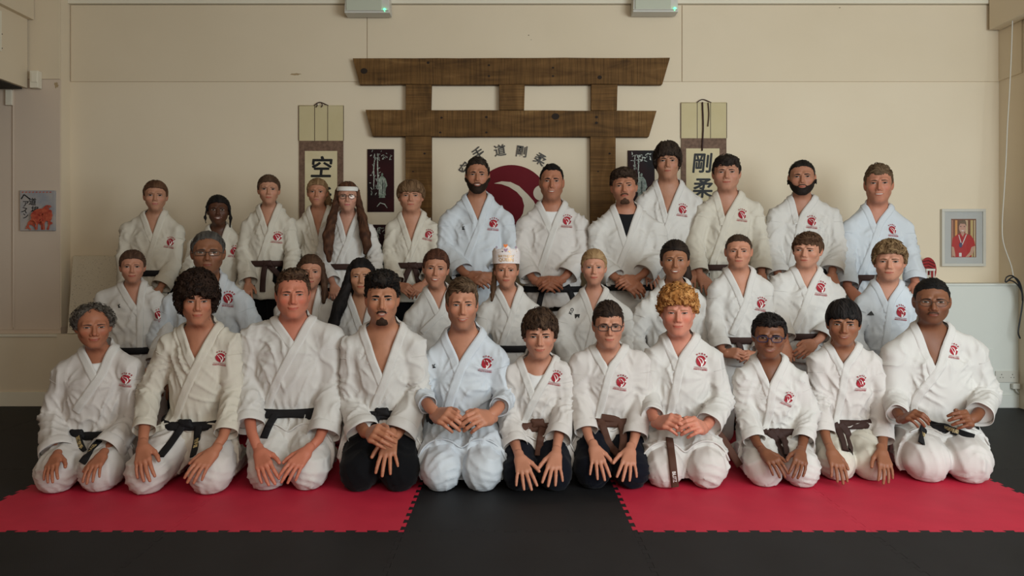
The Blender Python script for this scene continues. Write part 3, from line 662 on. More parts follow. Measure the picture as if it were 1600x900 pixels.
def beard_mesh(H, o):
    kind = o['beard']; c = np.array(o.get('haircol'), f32)
    def f(L):
        x = np.abs(L[:, 0]); z = L[:, 2]; y = L[:, 1]
        th = .0034 if kind == 'full' else .0020
        d = H.f(L) - th - .0015 * (noise(L * 330) - .5)
        if kind == 'full': up = np.interp(x, [0, .016, .027, .040, .055, .075], [-.050, -.051, -.060, -.056, -.045, -.010])
        elif kind == 'goatee': up = np.interp(x, [0, .006, .012, .022, .028, .033], [-.078, -.080, -.088, -.090, -.104, -.14])
        else: up = np.interp(x, [0, .016, .025, .031], [-.047, -.049, -.058, -.14])
        d = smax(d, (z - up.astype(f32)) * .7, .003)
        if kind in ('full', 'moust'):
            m = (np.sqrt((x / .0235) ** 2 + ((z + .066 - 5 * x ** 2) / .0085) ** 2) - 1) * .0085
            d = smax(d, -np.maximum(m, -1) if False else (-m).astype(f32), .002) if kind == 'full' else smax(d, (-.0585 - 14 * x ** 2 - z) * .8, .002)
        d = smax(d, y - .022, .004); d = smax(d, -.128 - z, .004)
        if kind != 'full': d = smax(d, y + .045, .003)
        return d.astype(f32)
    P, F = mesh_sdf(f, (-.085, -.12, -.13), (.085, .03, .0), .0042 if kind == 'full' else .0032, proj=1)
    C = c[None] * (.7 + .9 * noise(P * 260))[:, None]
    return H.W(P), F, C
def glasses(H, o, parent):
    g = o['glasses']; fr = []; col = g.get('m', M_black); hw = g.get('hw', .0240); hh = g.get('hh', .0165); r = g.get('r', .0013)
    p = g.get('p', 2.6); yb = -.104; cz = -.003
    go = None; lens = []
    for s in (-1, 1):
        th = np.linspace(0, 2 * np.pi, 28, endpoint=False)
        cx = .0325
        x = cx + hw * np.sign(np.cos(th)) * np.abs(np.cos(th)) ** (2 / p); z = cz + hh * np.sign(np.sin(th)) * np.abs(np.sin(th)) ** (2 / p)
        y = yb + .16 * np.clip(x - .02, 0, 1)
        C = np.stack([s * x, y, z], 1)
        fr.append(tube(H.W(C), r * H.s, 6, cl=True))
        ring = H.W(C); lens.append((np.concatenate([ring, [ring.mean(0)]]), np.array([(i, (i + 1) % 28, 28) for i in range(28)])))
        ye = yb + .16 * (cx + hw - .02)
        C = np.array([(s * (cx + hw), ye, cz + .004), (s * (cx + hw + .006), ye + .008, cz + .004), (s * .073, -.05, cz + .003), (s * .080, .004, cz + .002), (s * .079, .02, cz - .012)])
        fr.append(tube(H.W(catmull(C, 10)), r * .9 * H.s, 6))
    xb = .0325 - hw
    fr.append(tube(H.W(catmull([(-xb, yb, cz + .003), (0, yb - .001, cz + .006), (xb, yb, cz + .003)], 7)), r * H.s, 6))
    P, F, _ = merge(fr)
    go = link('glasses', new_mesh('glasses', P, F, [col]), parent)
    for P, F in lens: link('lens', new_mesh('lens', P, F, [M_lens]), go)
# ---------------------------------------------------------------- hands
def hand_template(pose, h):
    b1, b2, b3, spread, tin = {'flat': (14, 16, 12, 1.0, 0.), 'drape': (24, 22, 14, 1.0, 0.), 'wide': (12, 14, 10, 2.1, -.4), 'curl': (38, 44, 26, .35, .5), 'clasp': (52, 42, 22, .25, .8), 'cup': (30, 34, 20, .5, .4)}[pose]
    ys = (.0285, .0095, -.0095, -.027); L = ((.042, .026, .019), (.046, .029, .020), (.042, .028, .019), (.033, .021, .017)); an = (5, 1, -4, -11); x0 = (.090, .094, .089, .080)
    R0 = (.0088, .0090, .0085, .0076); seg = []
    for i in range(4):
        a = math.radians(an[i] * spread); p = V3(x0[i], ys[i], 0); e = 0.
        chain = [p]
        for l, b in zip(L[i], (b1, b2, b3)):
            e += math.radians(b); d = V3(math.cos(a) * math.cos(e), math.sin(a) * math.cos(e), -math.sin(e)); p = p + d * l; chain.append(p)
        seg.append((chain, R0[i]))
    th = [V3(.018, .022, -.008), V3(.048, .046 - .006 * tin, -.016 - .008 * tin), V3(.076, .056 - .018 * tin, -.022 - .010 * tin), V3(.098, .060 - .030 * tin, -.026 - .010 * tin)]
    def f(P):
        q = P * V3(1, 1, 1.25)
        d = cap(q, (-.022, 0, 0), (.012, 0, 0), .0240, .0262)
        for i, yi in enumerate(ys): d = smin(d, cap(P, (.014, yi * .55, -.002), (x0[i], yi, 0), .0135, .0115), .014)
        d = smin(d, cap(P, (.02, -.018, -.008), (.065, -.022, -.008), .012, .010), .012)
        fg = None
        for ch, r in seg:
            k = cap(P, ch[0], ch[1], r * 1.12, r); k = smin(k, cap(P, ch[1], ch[2], r * 1.02, r * .9), .002); k = smin(k, cap(P, ch[2], ch[3], r * .93, r * .78), .002)
            fg = k if fg is None else np.minimum(fg, k)
        d = smin(d, fg, .007)
        t = cap(P, th[0], th[1], .0165, .0125); t = smin(t, cap(P, th[1], th[2], .0115, .0102), .004); t = smin(t, cap(P, th[2], th[3], .0102, .0084), .003)
        return smin(d, t, .010)
    P, F = mesh_sdf(f, (-.075, -.06, -.13), (.20, .085, .04), h, proj=2)
    # tint: knuckles a little redder, nails paler
    c = np.ones((len(P), 3), f32)
    for ch, r in seg + [(th, .0102)]:
        tip = ch[-1] + (ch[-1] - ch[-2]) / np.linalg.norm(ch[-1] - ch[-2]) * r * .25
        n = np.cross(ch[-1] - ch[-2], V3(0, 1, 0)); n = -n / np.linalg.norm(n)
        up = tip + n * r * .8 * (1 if n[2] > 0 else -1)
        m = np.exp(-(np.linalg.norm(P - up, axis=1) / (r * .6)) ** 4)[:, None]; c = c * (1 - m) + m * V3(1.18, 1.12, 1.12)
        for k in ch[1:-1]:
            m = np.exp(-(np.linalg.norm(P - k, axis=1) / .011) ** 2)[:, None] * .35; c = c * (1 - m) + m * V3(1.0, .80, .76)
    return P, F, c
_HT = {}
def hand(pose, h):
    k = (pose, h)
    if k not in _HT: _HT[k] = hand_template(pose, h)
    return _HT[k]
# ---------------------------------------------------------------- a badge as flat outlines (unit disc), reused on every jacket
SW = [(-.45, .52), (-.25, .57), (-.02, .55), (.2, .44), (.42, .22), (.56, .0), (.60, -.22), (.52, -.50), (.36, -.80), (.22, -1.0), (-.02, -1.02),
      (.05, -.62), (-.02, -.42), (-.18, -.18), (-.40, .12), (-.70, .50), (-.62, .55), (-.28, .16), (-.02, -.14), (.14, -.40), (.22, -.50), (.34, -.30), (.36, -.08), (.28, .14), (.14, .30), (-.06, .43), (-.26, .50)]
def ear_clip(poly):
    me = bpy.data.meshes.new('t'); bm = bmesh.new(); vs = [bm.verts.new((x, y, 0)) for x, y in poly]; bm.faces.new(vs)
    bmesh.ops.triangulate(bm, faces=bm.faces[:], ngon_method='EAR_CLIP'); bm.verts.index_update()
    P = np.array([v.co[:2] for v in bm.verts], f32); F = [[v.index for v in f.verts] for f in bm.faces]; bm.free(); return P, np.array(F)
def text2d(s, size, bold=0., shear=0.):
    """outline text as flat triangles, centred on the origin"""
    cu = bpy.data.curves.new('txt', 'FONT'); cu.body = s; cu.size = size; cu.align_x = 'CENTER'; cu.align_y = 'CENTER'; cu.offset = bold; cu.shear = shear; cu.resolution_u = 2
    ob = bpy.data.objects.new('txt', cu); COL.objects.link(ob); bpy.context.view_layer.update()
    dg = bpy.context.evaluated_depsgraph_get(); me = bpy.data.meshes.new_from_object(ob.evaluated_get(dg))
    bpy.data.objects.remove(ob); me.calc_loop_triangles()
    P = np.array([v.co[:2] for v in me.vertices], f32).reshape(-1, 2); F = np.array([t.vertices[:] for t in me.loop_triangles]).reshape(-1, 3)
    n = np.array([t.normal.z for t in me.loop_triangles])
    if len(F): F[n < 0] = F[n < 0][:, ::-1]
    bpy.data.meshes.remove(me); return P, F
def make_badge():
    parts = []
    for rr in [(0, .5), (.5, 1.)]:
        pass
    n = 40; th = np.linspace(0, 2 * np.pi, n, endpoint=False); rings = [np.zeros((1, 2))] + [np.stack([np.cos(th), np.sin(th)], 1) * r for r in (.35, .7, 1.)]
    P = np.concatenate(rings); F = [(0, 1 + i, 1 + (i + 1) % n) for i in range(n)]
    for k in range(2):
        a = 1 + k * n; b = a + n; F += [t for i in range(n) for t in ((a + i, b + i, b + (i + 1) % n), (a + i, b + (i + 1) % n, a + (i + 1) % n))]
    parts.append((P, np.array(F), 0, .0012))
    P, F = ear_clip(SW); parts.append((P, F, 1, .0024))
    a = np.linspace(0, 2 * np.pi, 12, endpoint=False); P = np.stack([.84 + .19 * np.cos(a), .22 + .19 * np.sin(a)], 1); parts.append((P, np.array([(0, i, i + 1) for i in range(1, 11)]), 1, .0024))
    for ch, an in zip('空手道剛柔', (128, 107, 86, 65, 44)):
        P, F = text2d(ch, .33, .012); t = math.radians(an - 90); c, s = math.cos(t), math.sin(t)
        P = P @ np.array([[c, s], [-s, c]]) + np.array([math.cos(math.radians(an)), math.sin(math.radians(an))]) * 1.36; parts.append((P, F, 0, .0012))
    for k, (w, hh, yy) in enumerate([(1.3, .06, -1.16), (1.3, .06, -1.32)]):
        for j in range(16):
            x0 = -w + j * 2 * w / 16; P = np.array([(x0, yy - hh / 2), (x0 + w / 10, yy - hh / 2), (x0 + w / 10, yy + hh / 2), (x0, yy + hh / 2)]); parts.append((P, np.array([(0, 1, 2), (0, 2, 3)]), 0, .0012))
    P, F = text2d('KARATE ACADEMY', .32, .012); P[:, 1] -= 1.56; parts.append((P, F, 0, .0012))
    Ps = []; Fs = []; M = []; O = []; b = 0
    for P, F, m, off in parts:
        Ps.append(P); Fs.append(np.asarray(F) + b); b += len(P); M += [m] * len(F); O.append(np.full(len(P), off))
    return np.concatenate(Ps).astype(f32), np.concatenate(Fs), np.array(M), np.concatenate(O).astype(f32)
# ---------------------------------------------------------------- people
def U(px, py, D): return V3((px - 800) * D / FPX, D, HC + (YH - py) * D / FPX)
def person(s):
    if s.get('fem'):
        for k_, v_ in (('eye', 1.22), ('nose', .84), ('lip', 1.2), ('jaw', .90)): s.setdefault(k_, v_)
    s['skin'] = tuple(np.array(s['skin']) * np.array((.90, .82, .765)) * (1.12 if s['skin'][0] < .25 else 1)); row = s['row']; lab = s['label']; g = s.get('bulk', 1.)
    hx, htop, hchin, heye = s['head']
    kn = s.get('knees'); off = s.get('off', 0.)
    if row == 1:
        kf = np.mean([HC * FPX / (k[1] - YH) for k in kn]); D0 = kf + .40 + off; Dsh = D0 - .05; Dh = D0 - .11 + s.get('hoff', 0)
    elif row == 2: D0 = 5.0 + off; Dsh = D0 - .02; Dh = D0 - .06 + s.get('hoff', 0); kf = D0 - .12
    else: D0 = 5.64 + off; Dsh = D0; Dh = D0 - .03 + s.get('hoff', 0); kf = D0
    sc = FPX / Dh
    hs = ((hchin - htop) / .245 * .55 + (hchin - heye) / .1145 * .45) / sc * s.get('hscale', 1.)
    yaw, pitch, roll = [math.radians(a) for a in s.get('turn', (0, 0, 0))]
    hc = U(hx, heye, Dh)
    wv = float(np.clip(s['wpx'] / (hs * sc * .170), .90, 1.22)) if 'wpx' in s else s.get('w', 1.)
    if s.get('fem'): wv = 1 + (wv - 1) * .45
    if wv > 1.08: hs *= 1.03; wv /= 1.03
    s['w'] = 1.
    H = Head(hc, hs, rotm(yaw - math.atan2(float(hc[0]), Dh) * .92, pitch, roll), s, wv)
    (slx, sly), (srx, sry) = s['sh']
    ins = .062 * g
    SL = U(slx, sly, Dsh) + V3(ins, 0, -.055 * g); SR = U(srx, sry, Dsh) + V3(-ins, 0, -.055 * g)
    scx = (SL + SR) / 2; zsh = scx[2]; shw = (SR[0] - SL[0]) / 2
    zchin = H.W([[0, -.05, -.115]])[0][2]; hb = H.W([[0, .028, -.05]])[0]
    zt = float(np.clip(zchin - .004 * hs + s.get('nz', 0), zsh + .06, zsh + .175 * hs))
    nb = V3(hb[0] * .35 + scx[0] * .65, Dsh + .02, zt)
    if 'belt' in s: bx0, bx1, by = s['belt']; zb = HC + (YH - by) * (D0 - .1) / FPX; bxc = ((bx0 + bx1) / 2 - 800) * D0 / FPX; wb = s.get('wb', shw * .86 * s.get('waist', 1.))
    else: zb = zsh - (.40 if row > 1 else .38); bxc = scx[0]; wb = shw * .86 * s.get('waist', 1.)
    bxc = bxc * .6 + scx[0] * .4 if 'belt' in s else bxc
    nr = .0475 * hs * s.get('neckr', (.84 if s.get('fem') else 1.))
    # ---- joints
    def arm(side):
        S = SL if side < 0 else SR; a = s.get('armL' if side < 0 else 'armR')
        if a is None:
            E = S + V3(side * .045, .02, -.27); W_ = E + V3(-side * .06, -.16, -.16); return S, E, W_, None, .062 * g, False
        ex, ey, cx_, cy_ = a[:4]; hw = a[4] if len(a) > 4 else None
        De = D0 + (-.05 if row > 1 else -.06) + s.get('eoff', 0); Dc = (kf + .17 if row == 1 else D0 - .16) + s.get('coff', 0)
        E = U(ex, ey, De); W_ = U(cx_, cy_, Dc); return S, E, W_, True, (hw * Dc / FPX if hw else .060 * g), True
    arms = {-1: arm(-1), 1: arm(1)}
    # ---- lower body
    hipz = zb - .07 if row == 1 else (zb - .08)
    if row == 1:
        hip = V3(bxc, D0 + .03, max(hipz, .16)); kr = s.get('kr', 29); K = []
        for (kx, ky), sd in zip(kn, (-1, 1)):
            Dk = HC * FPX / (ky - YH); r = kr * Dk / FPX; K.append((V3((kx - 800) * (Dk + r) / FPX, Dk + r * .95, r * .98), r))
    def f_leg(P, inf=0.):
        d = ell(P, hip + V3(0, 0, -.01), V3(.165 * g + inf, .15 + inf, .12 + inf)) if row == 1 else None
        if row == 1:
            for (k, r), sd in zip(K, (-1, 1)):
                hj = hip + V3(sd * .085 * g, -.01, .0)
                t = cap(P, hj, k + V3(0, .02, .0), .105 * g ** .5 + inf, r + inf)
                t = smin(t, cap(P, k, V3(k[0] * .6 + hip[0] * .4 + sd * .05, D0 + .20, .055), r * .93, .055), .02)
                t = smin(t, ell(P, k + V3(0, -.012, -.012), V3(r * .86, r * .90, r * .98)), .02)
                d = smin(d, t, .012)
            return np.maximum(d, .003 - P[:, 2])
        return d
    if row == 2:
        hip = V3(bxc, D0 + .01, zb - .07)
        def f_leg(P, inf=0.):
            d = ell(P, hip, V3(.17 * g, .125, .14))
            for sd in (-1, 1):
                k = V3(hip[0] + sd * .13, D0 - .02, .085)
                if zb < .40: k = V3(hip[0] + sd * .13, D0 - .22, .085)
                d = smin(d, cap(P, hip + V3(sd * .085, 0, -.02), k, .095, .082), .03)
                d = smin(d, cap(P, k, V3(k[0], k[1] + .40, .06), .07, .05), .03)
            return np.maximum(d, .003 - P[:, 2])
    if row == 3:
        hip = V3(bxc, D0, zb - .08)
        def f_leg(P, inf=0.):
            d = ell(P, hip, V3(.165 * g, .12, .15))
            for sd in (-1, 1):
                d = smin(d, cap(P, hip + V3(sd * .08, 0, -.03), V3(hip[0] + sd * .11, D0, .09), .092, .085), .02)
            return np.maximum(d, .04 - P[:, 2])
    # ---- trunk under the jacket
    def tables(shrink, zlo):
        zs = np.array([zlo, zb - .02, zb + .05, zb + (zsh - zb) * .5, zsh - .055, zsh + .02])
        fl = s.get('flare', 1.10)
        ws = np.array([wb * fl, wb, wb * 1.06, (wb * .4 + shw * .62) * 1.03, shw * .93, shw * .50]) - shrink
        ds = np.array([.135, .118, .130, .132, .115, .080]) * g ** .6 * s.get('depth', 1.) - shrink * .8
        zs = np.append(zs[:-1], [zsh + .015, max(zsh + .05, nb[2] - .035)]); ws = np.append(ws, nr * 1.25 - shrink * .2); ds = np.append(ds[:-1], [.088 - shrink * .6, nr * 1.15 - shrink * .2])
        t = (zs - zb) / (zsh - zb); xs = bxc + (scx[0] - bxc) * np.clip(t, 0, 1); ys = D0 + (Dsh + .01 - D0) * np.clip(t, 0, 1); xs[-1] = nb[0]; ys[-1] = nb[1]
        return zs, ws, ds, xs, ys
    hemz = (zb - .26) if row == 3 else (zb - .16 if row == 2 else zb - .10)
    if 'hem' in s: hemz = HC + (YH - s['hem']) * (D0 - .12) / FPX
    TJ = tables(0., hemz); TB = tables(.022, zb - .10)
    trapL, trapR = nb + V3(-nr * .8, .0, -.02), nb + V3(nr * .8, .0, -.02)
    neck_a = H.W([[0, .026, -.045]])[0]
    def f_trunk(P):
        d = column(P, *TB)
        d = smin(d, cap(P, trapL + V3(0, 0, -.03), SL, .048, .048 * g), .05); d = smin(d, cap(P, trapR + V3(0, 0, -.03), SR, .048, .048 * g), .05)
        n_ = cap(P, neck_a, nb + V3(0, 0, -.05), nr, nr * 1.06)
        if not s.get('fem') and not s.get('tee') and g < 1.04:
            for sd in (-1, 1): n_ = smin(n_, cap(P, H.W([[sd * .038, .008, -.055]])[0], nb + V3(sd * .014, -nr * .42, -.05), .013, .007), .05)
        return smin(d, n_, .035)
    def f_body(P): return smin(f_trunk(P), H.fw(P), .022 * hs)
    # ---- jacket
    vx, vz_ = s['V']; Vb = U(vx, vz_, Dsh - .11); ncol = nr + .012
    cw = s.get('lapw', .049 if g > .98 else .044)
    cL = nb + V3(-(ncol + .004) * s.get('open', 1.22), -.005, .012 + s.get('colz', 0)); cR = nb + V3((ncol + .004) * s.get('open', 1.22), -.005, .012 + s.get('colz', 0))
    def sleeve(P, A):
        S, E, W_, vis, rc, _ = A; ax = nrm(W_ - E)
        re = .060 * g
        up = cap(P, S, E, .062 * g, re); lo = cap(P, E, W_, re, rc)
        lo = np.maximum(lo, (P - W_) @ ax + .030)
        return smin(up, lo, .02)
    def f_core(P):
        d = column(P, *TJ)
        d = smin(d, cap(P, trapL + V3(-.010, 0, -.022), SL, .050, .060 * g), .08); d = smin(d, cap(P, trapR + V3(.010, 0, -.022), SR, .050, .060 * g), .08)
        return d
    def f_skirt(P):
        if row != 1: return None
        d = f_leg(P, .022); yh = kf + (s.get('sk', .24)); sl = s.get('sks', 0.)
        return np.maximum(d, (yh - P[:, 1]) + .25 * np.abs(P[:, 0] - bxc) * s.get('skc', 0.) )
    def f_tr(P):
        d = f_core(P)
        k = f_skirt(P)
        return d if k is None else smin(d, k, .04)
    def f_j0(P):
        d = f_tr(P)
        for sd in (-1, 1): d = smin(d, sleeve(P, arms[sd]), .018)
        return d
    def half(P, a, b, sgn):
        """signed distance to the line a-b in x,z"""
        dx, dz = b[0] - a[0], b[2] - a[2]; L = math.hypot(dx, dz)
        return sgn * ((P[:, 0] - a[0]) * dz - (P[:, 2] - a[2]) * dx) / L
    def f_j(P):
        d = f_j0(P)
        v = np.maximum(np.maximum(half(P, Vb, cL, -1), half(P, Vb, cR, 1)), P[:, 1] - (nb[1] + .005)) - .011
        nh = cap(P, nb + V3(0, .004, -.06), nb + V3(0, -.01, .15), ncol + .006, ncol + .014)
        return smax(d, -np.minimum(v, nh), .003)
    sd_ = s.get('seed', hash(lab) % 97 if False else sum(map(ord, lab)) % 97) * 1.37
    wamp = s.get('wr', 1.) * .0140
    def wr(P):
        """cloth folds, in metres"""
        z = P[:, 2]; x = P[:, 0] - bxc; sg = np.sign(x); hgt = zsh - zb + .01
        def ridge(u, k=1.3): return (1 - np.abs(np.sin(np.pi * u))) ** k
        def nz(a, b, c): return noise(np.stack([a + sd_, b + sd_ * .3, c], 1).astype(f32))
        wv = nz(P[:, 0] * 7, P[:, 1] * 5, z * 6)
        m1 = np.clip((nz(P[:, 0] * 5 + 7, P[:, 1] * 5, z * 5) - .32) * 3.2, 0, 1); m2 = np.clip((nz(P[:, 0] * 6 + 3, P[:, 1] * 6, z * 6 + 9) - .42) * 4, 0, 1)
        up = np.clip((z - zb) / hgt, -1, 1.2)
        tors = (ridge((x * sg * 1.0 - z * .55) / .095 + 2.6 * wv, 2.6) - .2) * m1 * 1.1                                   # long slanting drapes
        tors += (ridge((x * .55 + z * sg * .85) / .075 + 3.0 * wv, 2.8) - .2) * m2 * .9 * np.clip(1.2 - up, .25, 1)       # pulls across
        nearb = np.exp(-((z - zb) / .085) ** 2)
        tors += (ridge(x / .042 + 2.0 * wv, 1.8) - .3) * nearb * .8                                                       # gathers at the belt
        am = np.zeros(len(P), f32); armw = np.zeros(len(P), f32)
        for sdx in (-1, 1):
            S, E, W_, vis, rc, _ = arms[sdx]
            pit = S + V3(-sdx * .035, -.03, -.085); rp = P - pit; rr = np.sqrt(rp[:, 0] ** 2 + rp[:, 2] ** 2) + 1e-4; an = np.arctan2(rp[:, 2], rp[:, 0] * sdx)
            tors += (ridge(an * 2.1 + 1.2 * wv, 1.6) - .35) * np.exp(-(rr / .12) ** 2) * np.clip(rr / .06, 0, 1) ** 2 * .9      # fan from the armpit
            for (A0, A1, ra) in ((S, E, .062 * g), (E, W_, max(rc, .05))):
                ax = nrm(A1 - A0); L = float(np.linalg.norm(A1 - A0)); t = (P - A0) @ ax; rel = P - A0 - t[:, None] * ax
                near = np.exp(-(np.clip(np.linalg.norm(rel, axis=1) - ra * 1.02, 0, 1) / .02) ** 2) * np.clip((t + .03) / .04, 0, 1) * np.clip((L + .03 - t) / .03, 0, 1)
                dj = np.abs(t - L) if A1 is E else t
                k = .45 + .65 * np.exp(-(dj / .08) ** 2)
                ww = nz(P[:, 0] * 9 + 5, P[:, 1] * 9, z * 9); mm = np.clip((nz(P[:, 0] * 10, P[:, 1] * 10 + 4, z * 10) - .40) * 4, 0, 1)
                v = (ridge((t + rel[:, 0] * .75 * sdx - rel[:, 1] * .3) / .052 + 2.6 * ww, 2.4) - .22) * k * mm
                v += (ridge((rel[:, 0] * .8 + rel[:, 1] * .5 + t * .22) / .075 + 2.2 * ww, 2.4) - .22) * .8 * (1.2 - k * .5)
                if A1 is W_: v = v * np.clip((L - .03 - t) / .05, .0, 1)
                m = near > am; armw = np.where(m, v, armw); am = np.maximum(am, near)
        return np.clip(wamp * (tors * (1 - am) + armw * am), -.008, .011).astype(f32)
    # ---- build
    root = bpy.data.objects.new('person', None); COL.objects.link(root); root.location = (float(scx[0]), float(D0), 0)
    root['label'] = lab; root['category'] = 'person'; root['group'] = {1: 'karate club members kneeling in the front row', 2: 'karate club members kneeling in the middle row', 3: 'karate club members standing in the back row'}[row]
    hi = row == 1
    na, nrr = (124, 78) if hi else (92, 60)
    P, F, C = body_skin(H, f_body, scx, nb, max(zb + .02, nb[2] - .30), na, nrr, s)
    parts = [(P, F, C)]
    skin = np.array(s['skin'], f32); hskin = skin * V3(1.0, .93, .9)
    fl_ = f_leg
    for sd in (-1, 1):
        S, E, W_, vis, rc, shown = arms[sd]; hd = s.get('handL' if sd < 0 else 'handR')
        if hd is None: tip = W_ + V3(-sd * .03, -.10, -.12); pose = 'flat'; wr_ = W_ + nrm(tip - W_) * .02; hh = .008; nrmv = V3(0, -.6, .8); hl = .185 * hs
        else:
            (wx, wy, tx, ty) = hd[:4]; pose = hd[4]; op = hd[5] if len(hd) > 5 else {}
            Dw = (kf + .10 if row == 1 else D0 - .20) + op.get('dw', 0); Dt = (kf - .012 if row == 1 else D0 - .23) + op.get('dt', 0)
            wr_ = U(wx, wy, Dw); tip = U(tx, ty, Dt); hh = .0039 if hi else .0054
            nrmv = V3(*op.get('n', (0, -1, .35))); hl = op.get('len', float(np.linalg.norm(tip - wr_)) * {'flat': 1.06, 'wide': 1.05, 'drape': 1.14, 'curl': 1.45, 'clasp': 1.7, 'cup': 1.28}[pose])
            hl = float(np.clip(hl, .182 * hs, .212 * hs))
        Th, Fh, Ch = hand(pose, hh)
        k = hl / .185; X = nrm(tip - wr_)
        bd = {'flat': 14, 'wide': 12, 'drape': 24, 'curl': 40, 'clasp': 45, 'cup': 30}[pose]
        Z = nrm(nrmv - X * float(nrmv @ X)); a = math.radians(bd * .75); X2 = nrm(X * math.cos(a) + Z * math.sin(a)); Z2 = nrm(Z - X2 * float(Z @ X2)); Y2 = np.cross(Z2, X2)
        Tl = Th.copy() * k
        if sd > 0: Tl[:, 1] *= -1
        Hp = wr_ + Tl[:, 0:1] * X2 + Tl[:, 1:2] * Y2 + Tl[:, 2:3] * Z2
        if row == 1 and hd is not None and not op.get('free'):
            for _ in range(4):
                dm = float(np.percentile(f_leg(Hp[::3].astype(f32)), 3)) 
                tgt = -.002
                if dm < tgt:
                    sh = (tgt - dm) * 1.1; v = V3(0, 0, HC) * 0 + (V3(0, 0, HC) - wr_); v = v / np.linalg.norm(v); Hp = Hp + v * sh; wr_ = wr_ + v * sh
        Fh2 = Fh[:, ::-1] if sd > 0 else Fh
        parts.append((Hp.astype(f32), Fh2, hskin * Ch))
        fa = tube(np.array([S, (S * .3 + E * .7), E, W_ - nrm(W_ - E) * .07, W_ * .7 + wr_ * .3, wr_ + X2 * .03], f32), np.array([.036, .036, .036, .031, .0235 * k, .019 * k]), 14)
        parts.append((fa[0], fa[1], hskin))
    P, F, C = merge(parts)
    body = link('body', new_mesh('body', P, F, [M_skin], C), root)
    for sd in (-1, 1):
        e = eye_mesh(H, sd, s); link('eye', new_mesh('eye', e[0], e[1], [M_eye], e[2]), root)
        e = brow_mesh(H, sd, s); link('eyebrow', new_mesh('eyebrow', e[0], e[1], [M_brow], e[2]), root)
    e = lips_mesh(H, s); link('lips', new_mesh('lips', e[0], e[1], [M_vcol], e[2]), root)
    if s.get('hair'):
        e = hair_mesh(H, s, .0056 if hi else .0068); hob = link('hair', new_mesh('hair', e[0], e[1], [M_hair], e[2]), root)
    for bk in s.get('beards', []):
        s2 = dict(s); s2['beard'] = bk; s2['haircol'] = s.get('beardcol', s['haircol']); e = beard_mesh(H, s2); link('beard' if bk != 'moust' else 'moustache', new_mesh('beard', e[0], e[1], [M_hair], e[2]), root)
    if s.get('glasses'): glasses(H, s, root)
    if row == 1:      # stitched hem of the jacket skirt across the lap
        pass
    # t-shirt in the neck opening
    if s.get('tee'):
        tz = nb[2] - .03 + s.get('teez', 0)
        def f_tee(P):
            d = np.maximum(f_trunk(P) - .006, (P[:, 2] - (nb[2] - .036 + s.get('teez', 0))) * .85 - .55 * (P[:, 1] - nb[1]))
            return smax(d, np.abs(P[:, 0] - nb[0]) - .075, .004)
        lo = nb + V3(-.12, -.22, -.26); hi_ = nb + V3(.12, .06, .06)
        e = mesh_sdf(f_tee, lo, hi_, .0055, 3); link('t_shirt', new_mesh('t_shirt', e[0], e[1], [s['tee']]), root)
    # jacket
    gm = s.get('gi', M_gi)
    allp = np.array([SL, SR] + [q for a in arms.values() for q in a[1:3]])
    lo = np.array([min(allp[:, 0].min() - .11, bxc - .25), min(allp[:, 1].min() - .10, D0 - .2), min(hemz, allp[:, 2].min() - .09)]); hi_ = np.array([max(allp[:, 0].max() + .11, bxc + .25), D0 + .24, nb[2] + .10])
    if row == 1: lo[1] = min(lo[1], kf); lo[2] = min(lo[2], .05)
    jh = .0090 if hi else .0118
    Pj, Fj = mesh_sdf(f_j, lo, hi_, jh, proj=2)
    gN, _, _ = grad(f_j0, Pj, .004)
    Pj = Pj + gN * wr(Pj)[:, None]
    jk = link('jacket', new_mesh('jacket', Pj, Fj, [gm]), root)
    def jsurf(x, z, off, f=None):
        O = np.stack([x, np.full_like(x, D0 - .5), z], 1).astype(f32); t = raycast(f or f_j0, O, V3(0, 1, 0)[None], 1., 40)
        O[:, 1] += t; O[:, 1] -= wr(O) + off; return O
    # cuffs
    for sd in (-1, 1):
        S, E, W_, vis, rc, shown = arms[sd]
        if not shown: continue
        ax = nrm(W_ - E); up = V3(0, 0, 1) if abs(ax[2]) < .9 else V3(0, -1, 0); a = nrm(np.cross(ax, up)); b = np.cross(ax, a); th = np.linspace(0, 2 * np.pi, 28, endpoint=False)
        ring = lambda t, r: W_ + ax * t + r * (np.cos(th)[:, None] * a + np.sin(th)[:, None] * b)
        wob = (1 + .03 * np.sin(3 * th + sd_) + .02 * np.sin(5 * th + 2))[:, None]
        Pc = np.concatenate([ring(t, r * wob) for t, r in ((-.056, rc - .004), (-.050, rc + .0006), (-.034, rc + .0012), (-.018, rc + .0016), (.002, rc + .0022), (.003, rc + .0008), (.001, rc - .0012), (-.029, rc - .003))]).astype(f32)
        link('cuff', new_mesh('cuff', Pc, grid_faces(8, 28, True), [gm]), jk)
    for sd in (-1, 1):
        S, E, W_, vis, rc, shown = arms[sd]; ax = nrm(E - S); a = nrm(np.cross(ax, V3(0, -1, .01))); b = np.cross(ax, a); th = np.linspace(0, 2 * np.pi, 40)[:-1]
        Dr = (np.cos(th)[:, None] * a + np.sin(th)[:, None] * b).astype(f32); O = np.tile(S + ax * .055, (39, 1)).astype(f32); t = raycast(lambda Q: -sleeve(Q, arms[sd]), O, Dr, .12, 25); Ps = O + Dr * t[:, None]
        keep = (f_j0(Ps) > -.004); Ps = Ps + Dr * (wr(Ps) + .0012)[:, None]
        idx = [i for i in range(39) if keep[i]]
        if len(idx) > 8:
            st_ = next((i for i in range(39) if keep[i] and not keep[i - 1]), 0); run = []
            for i in range(39):
                j = (st_ + i) % 39
                if keep[j]: run.append(j)
                else: break
            if len(run) > 6: q = tube(Ps[run], .0022, 5); link('shoulder_seam', new_mesh('shoulder_seam', q[0], q[1], [gm]), jk)
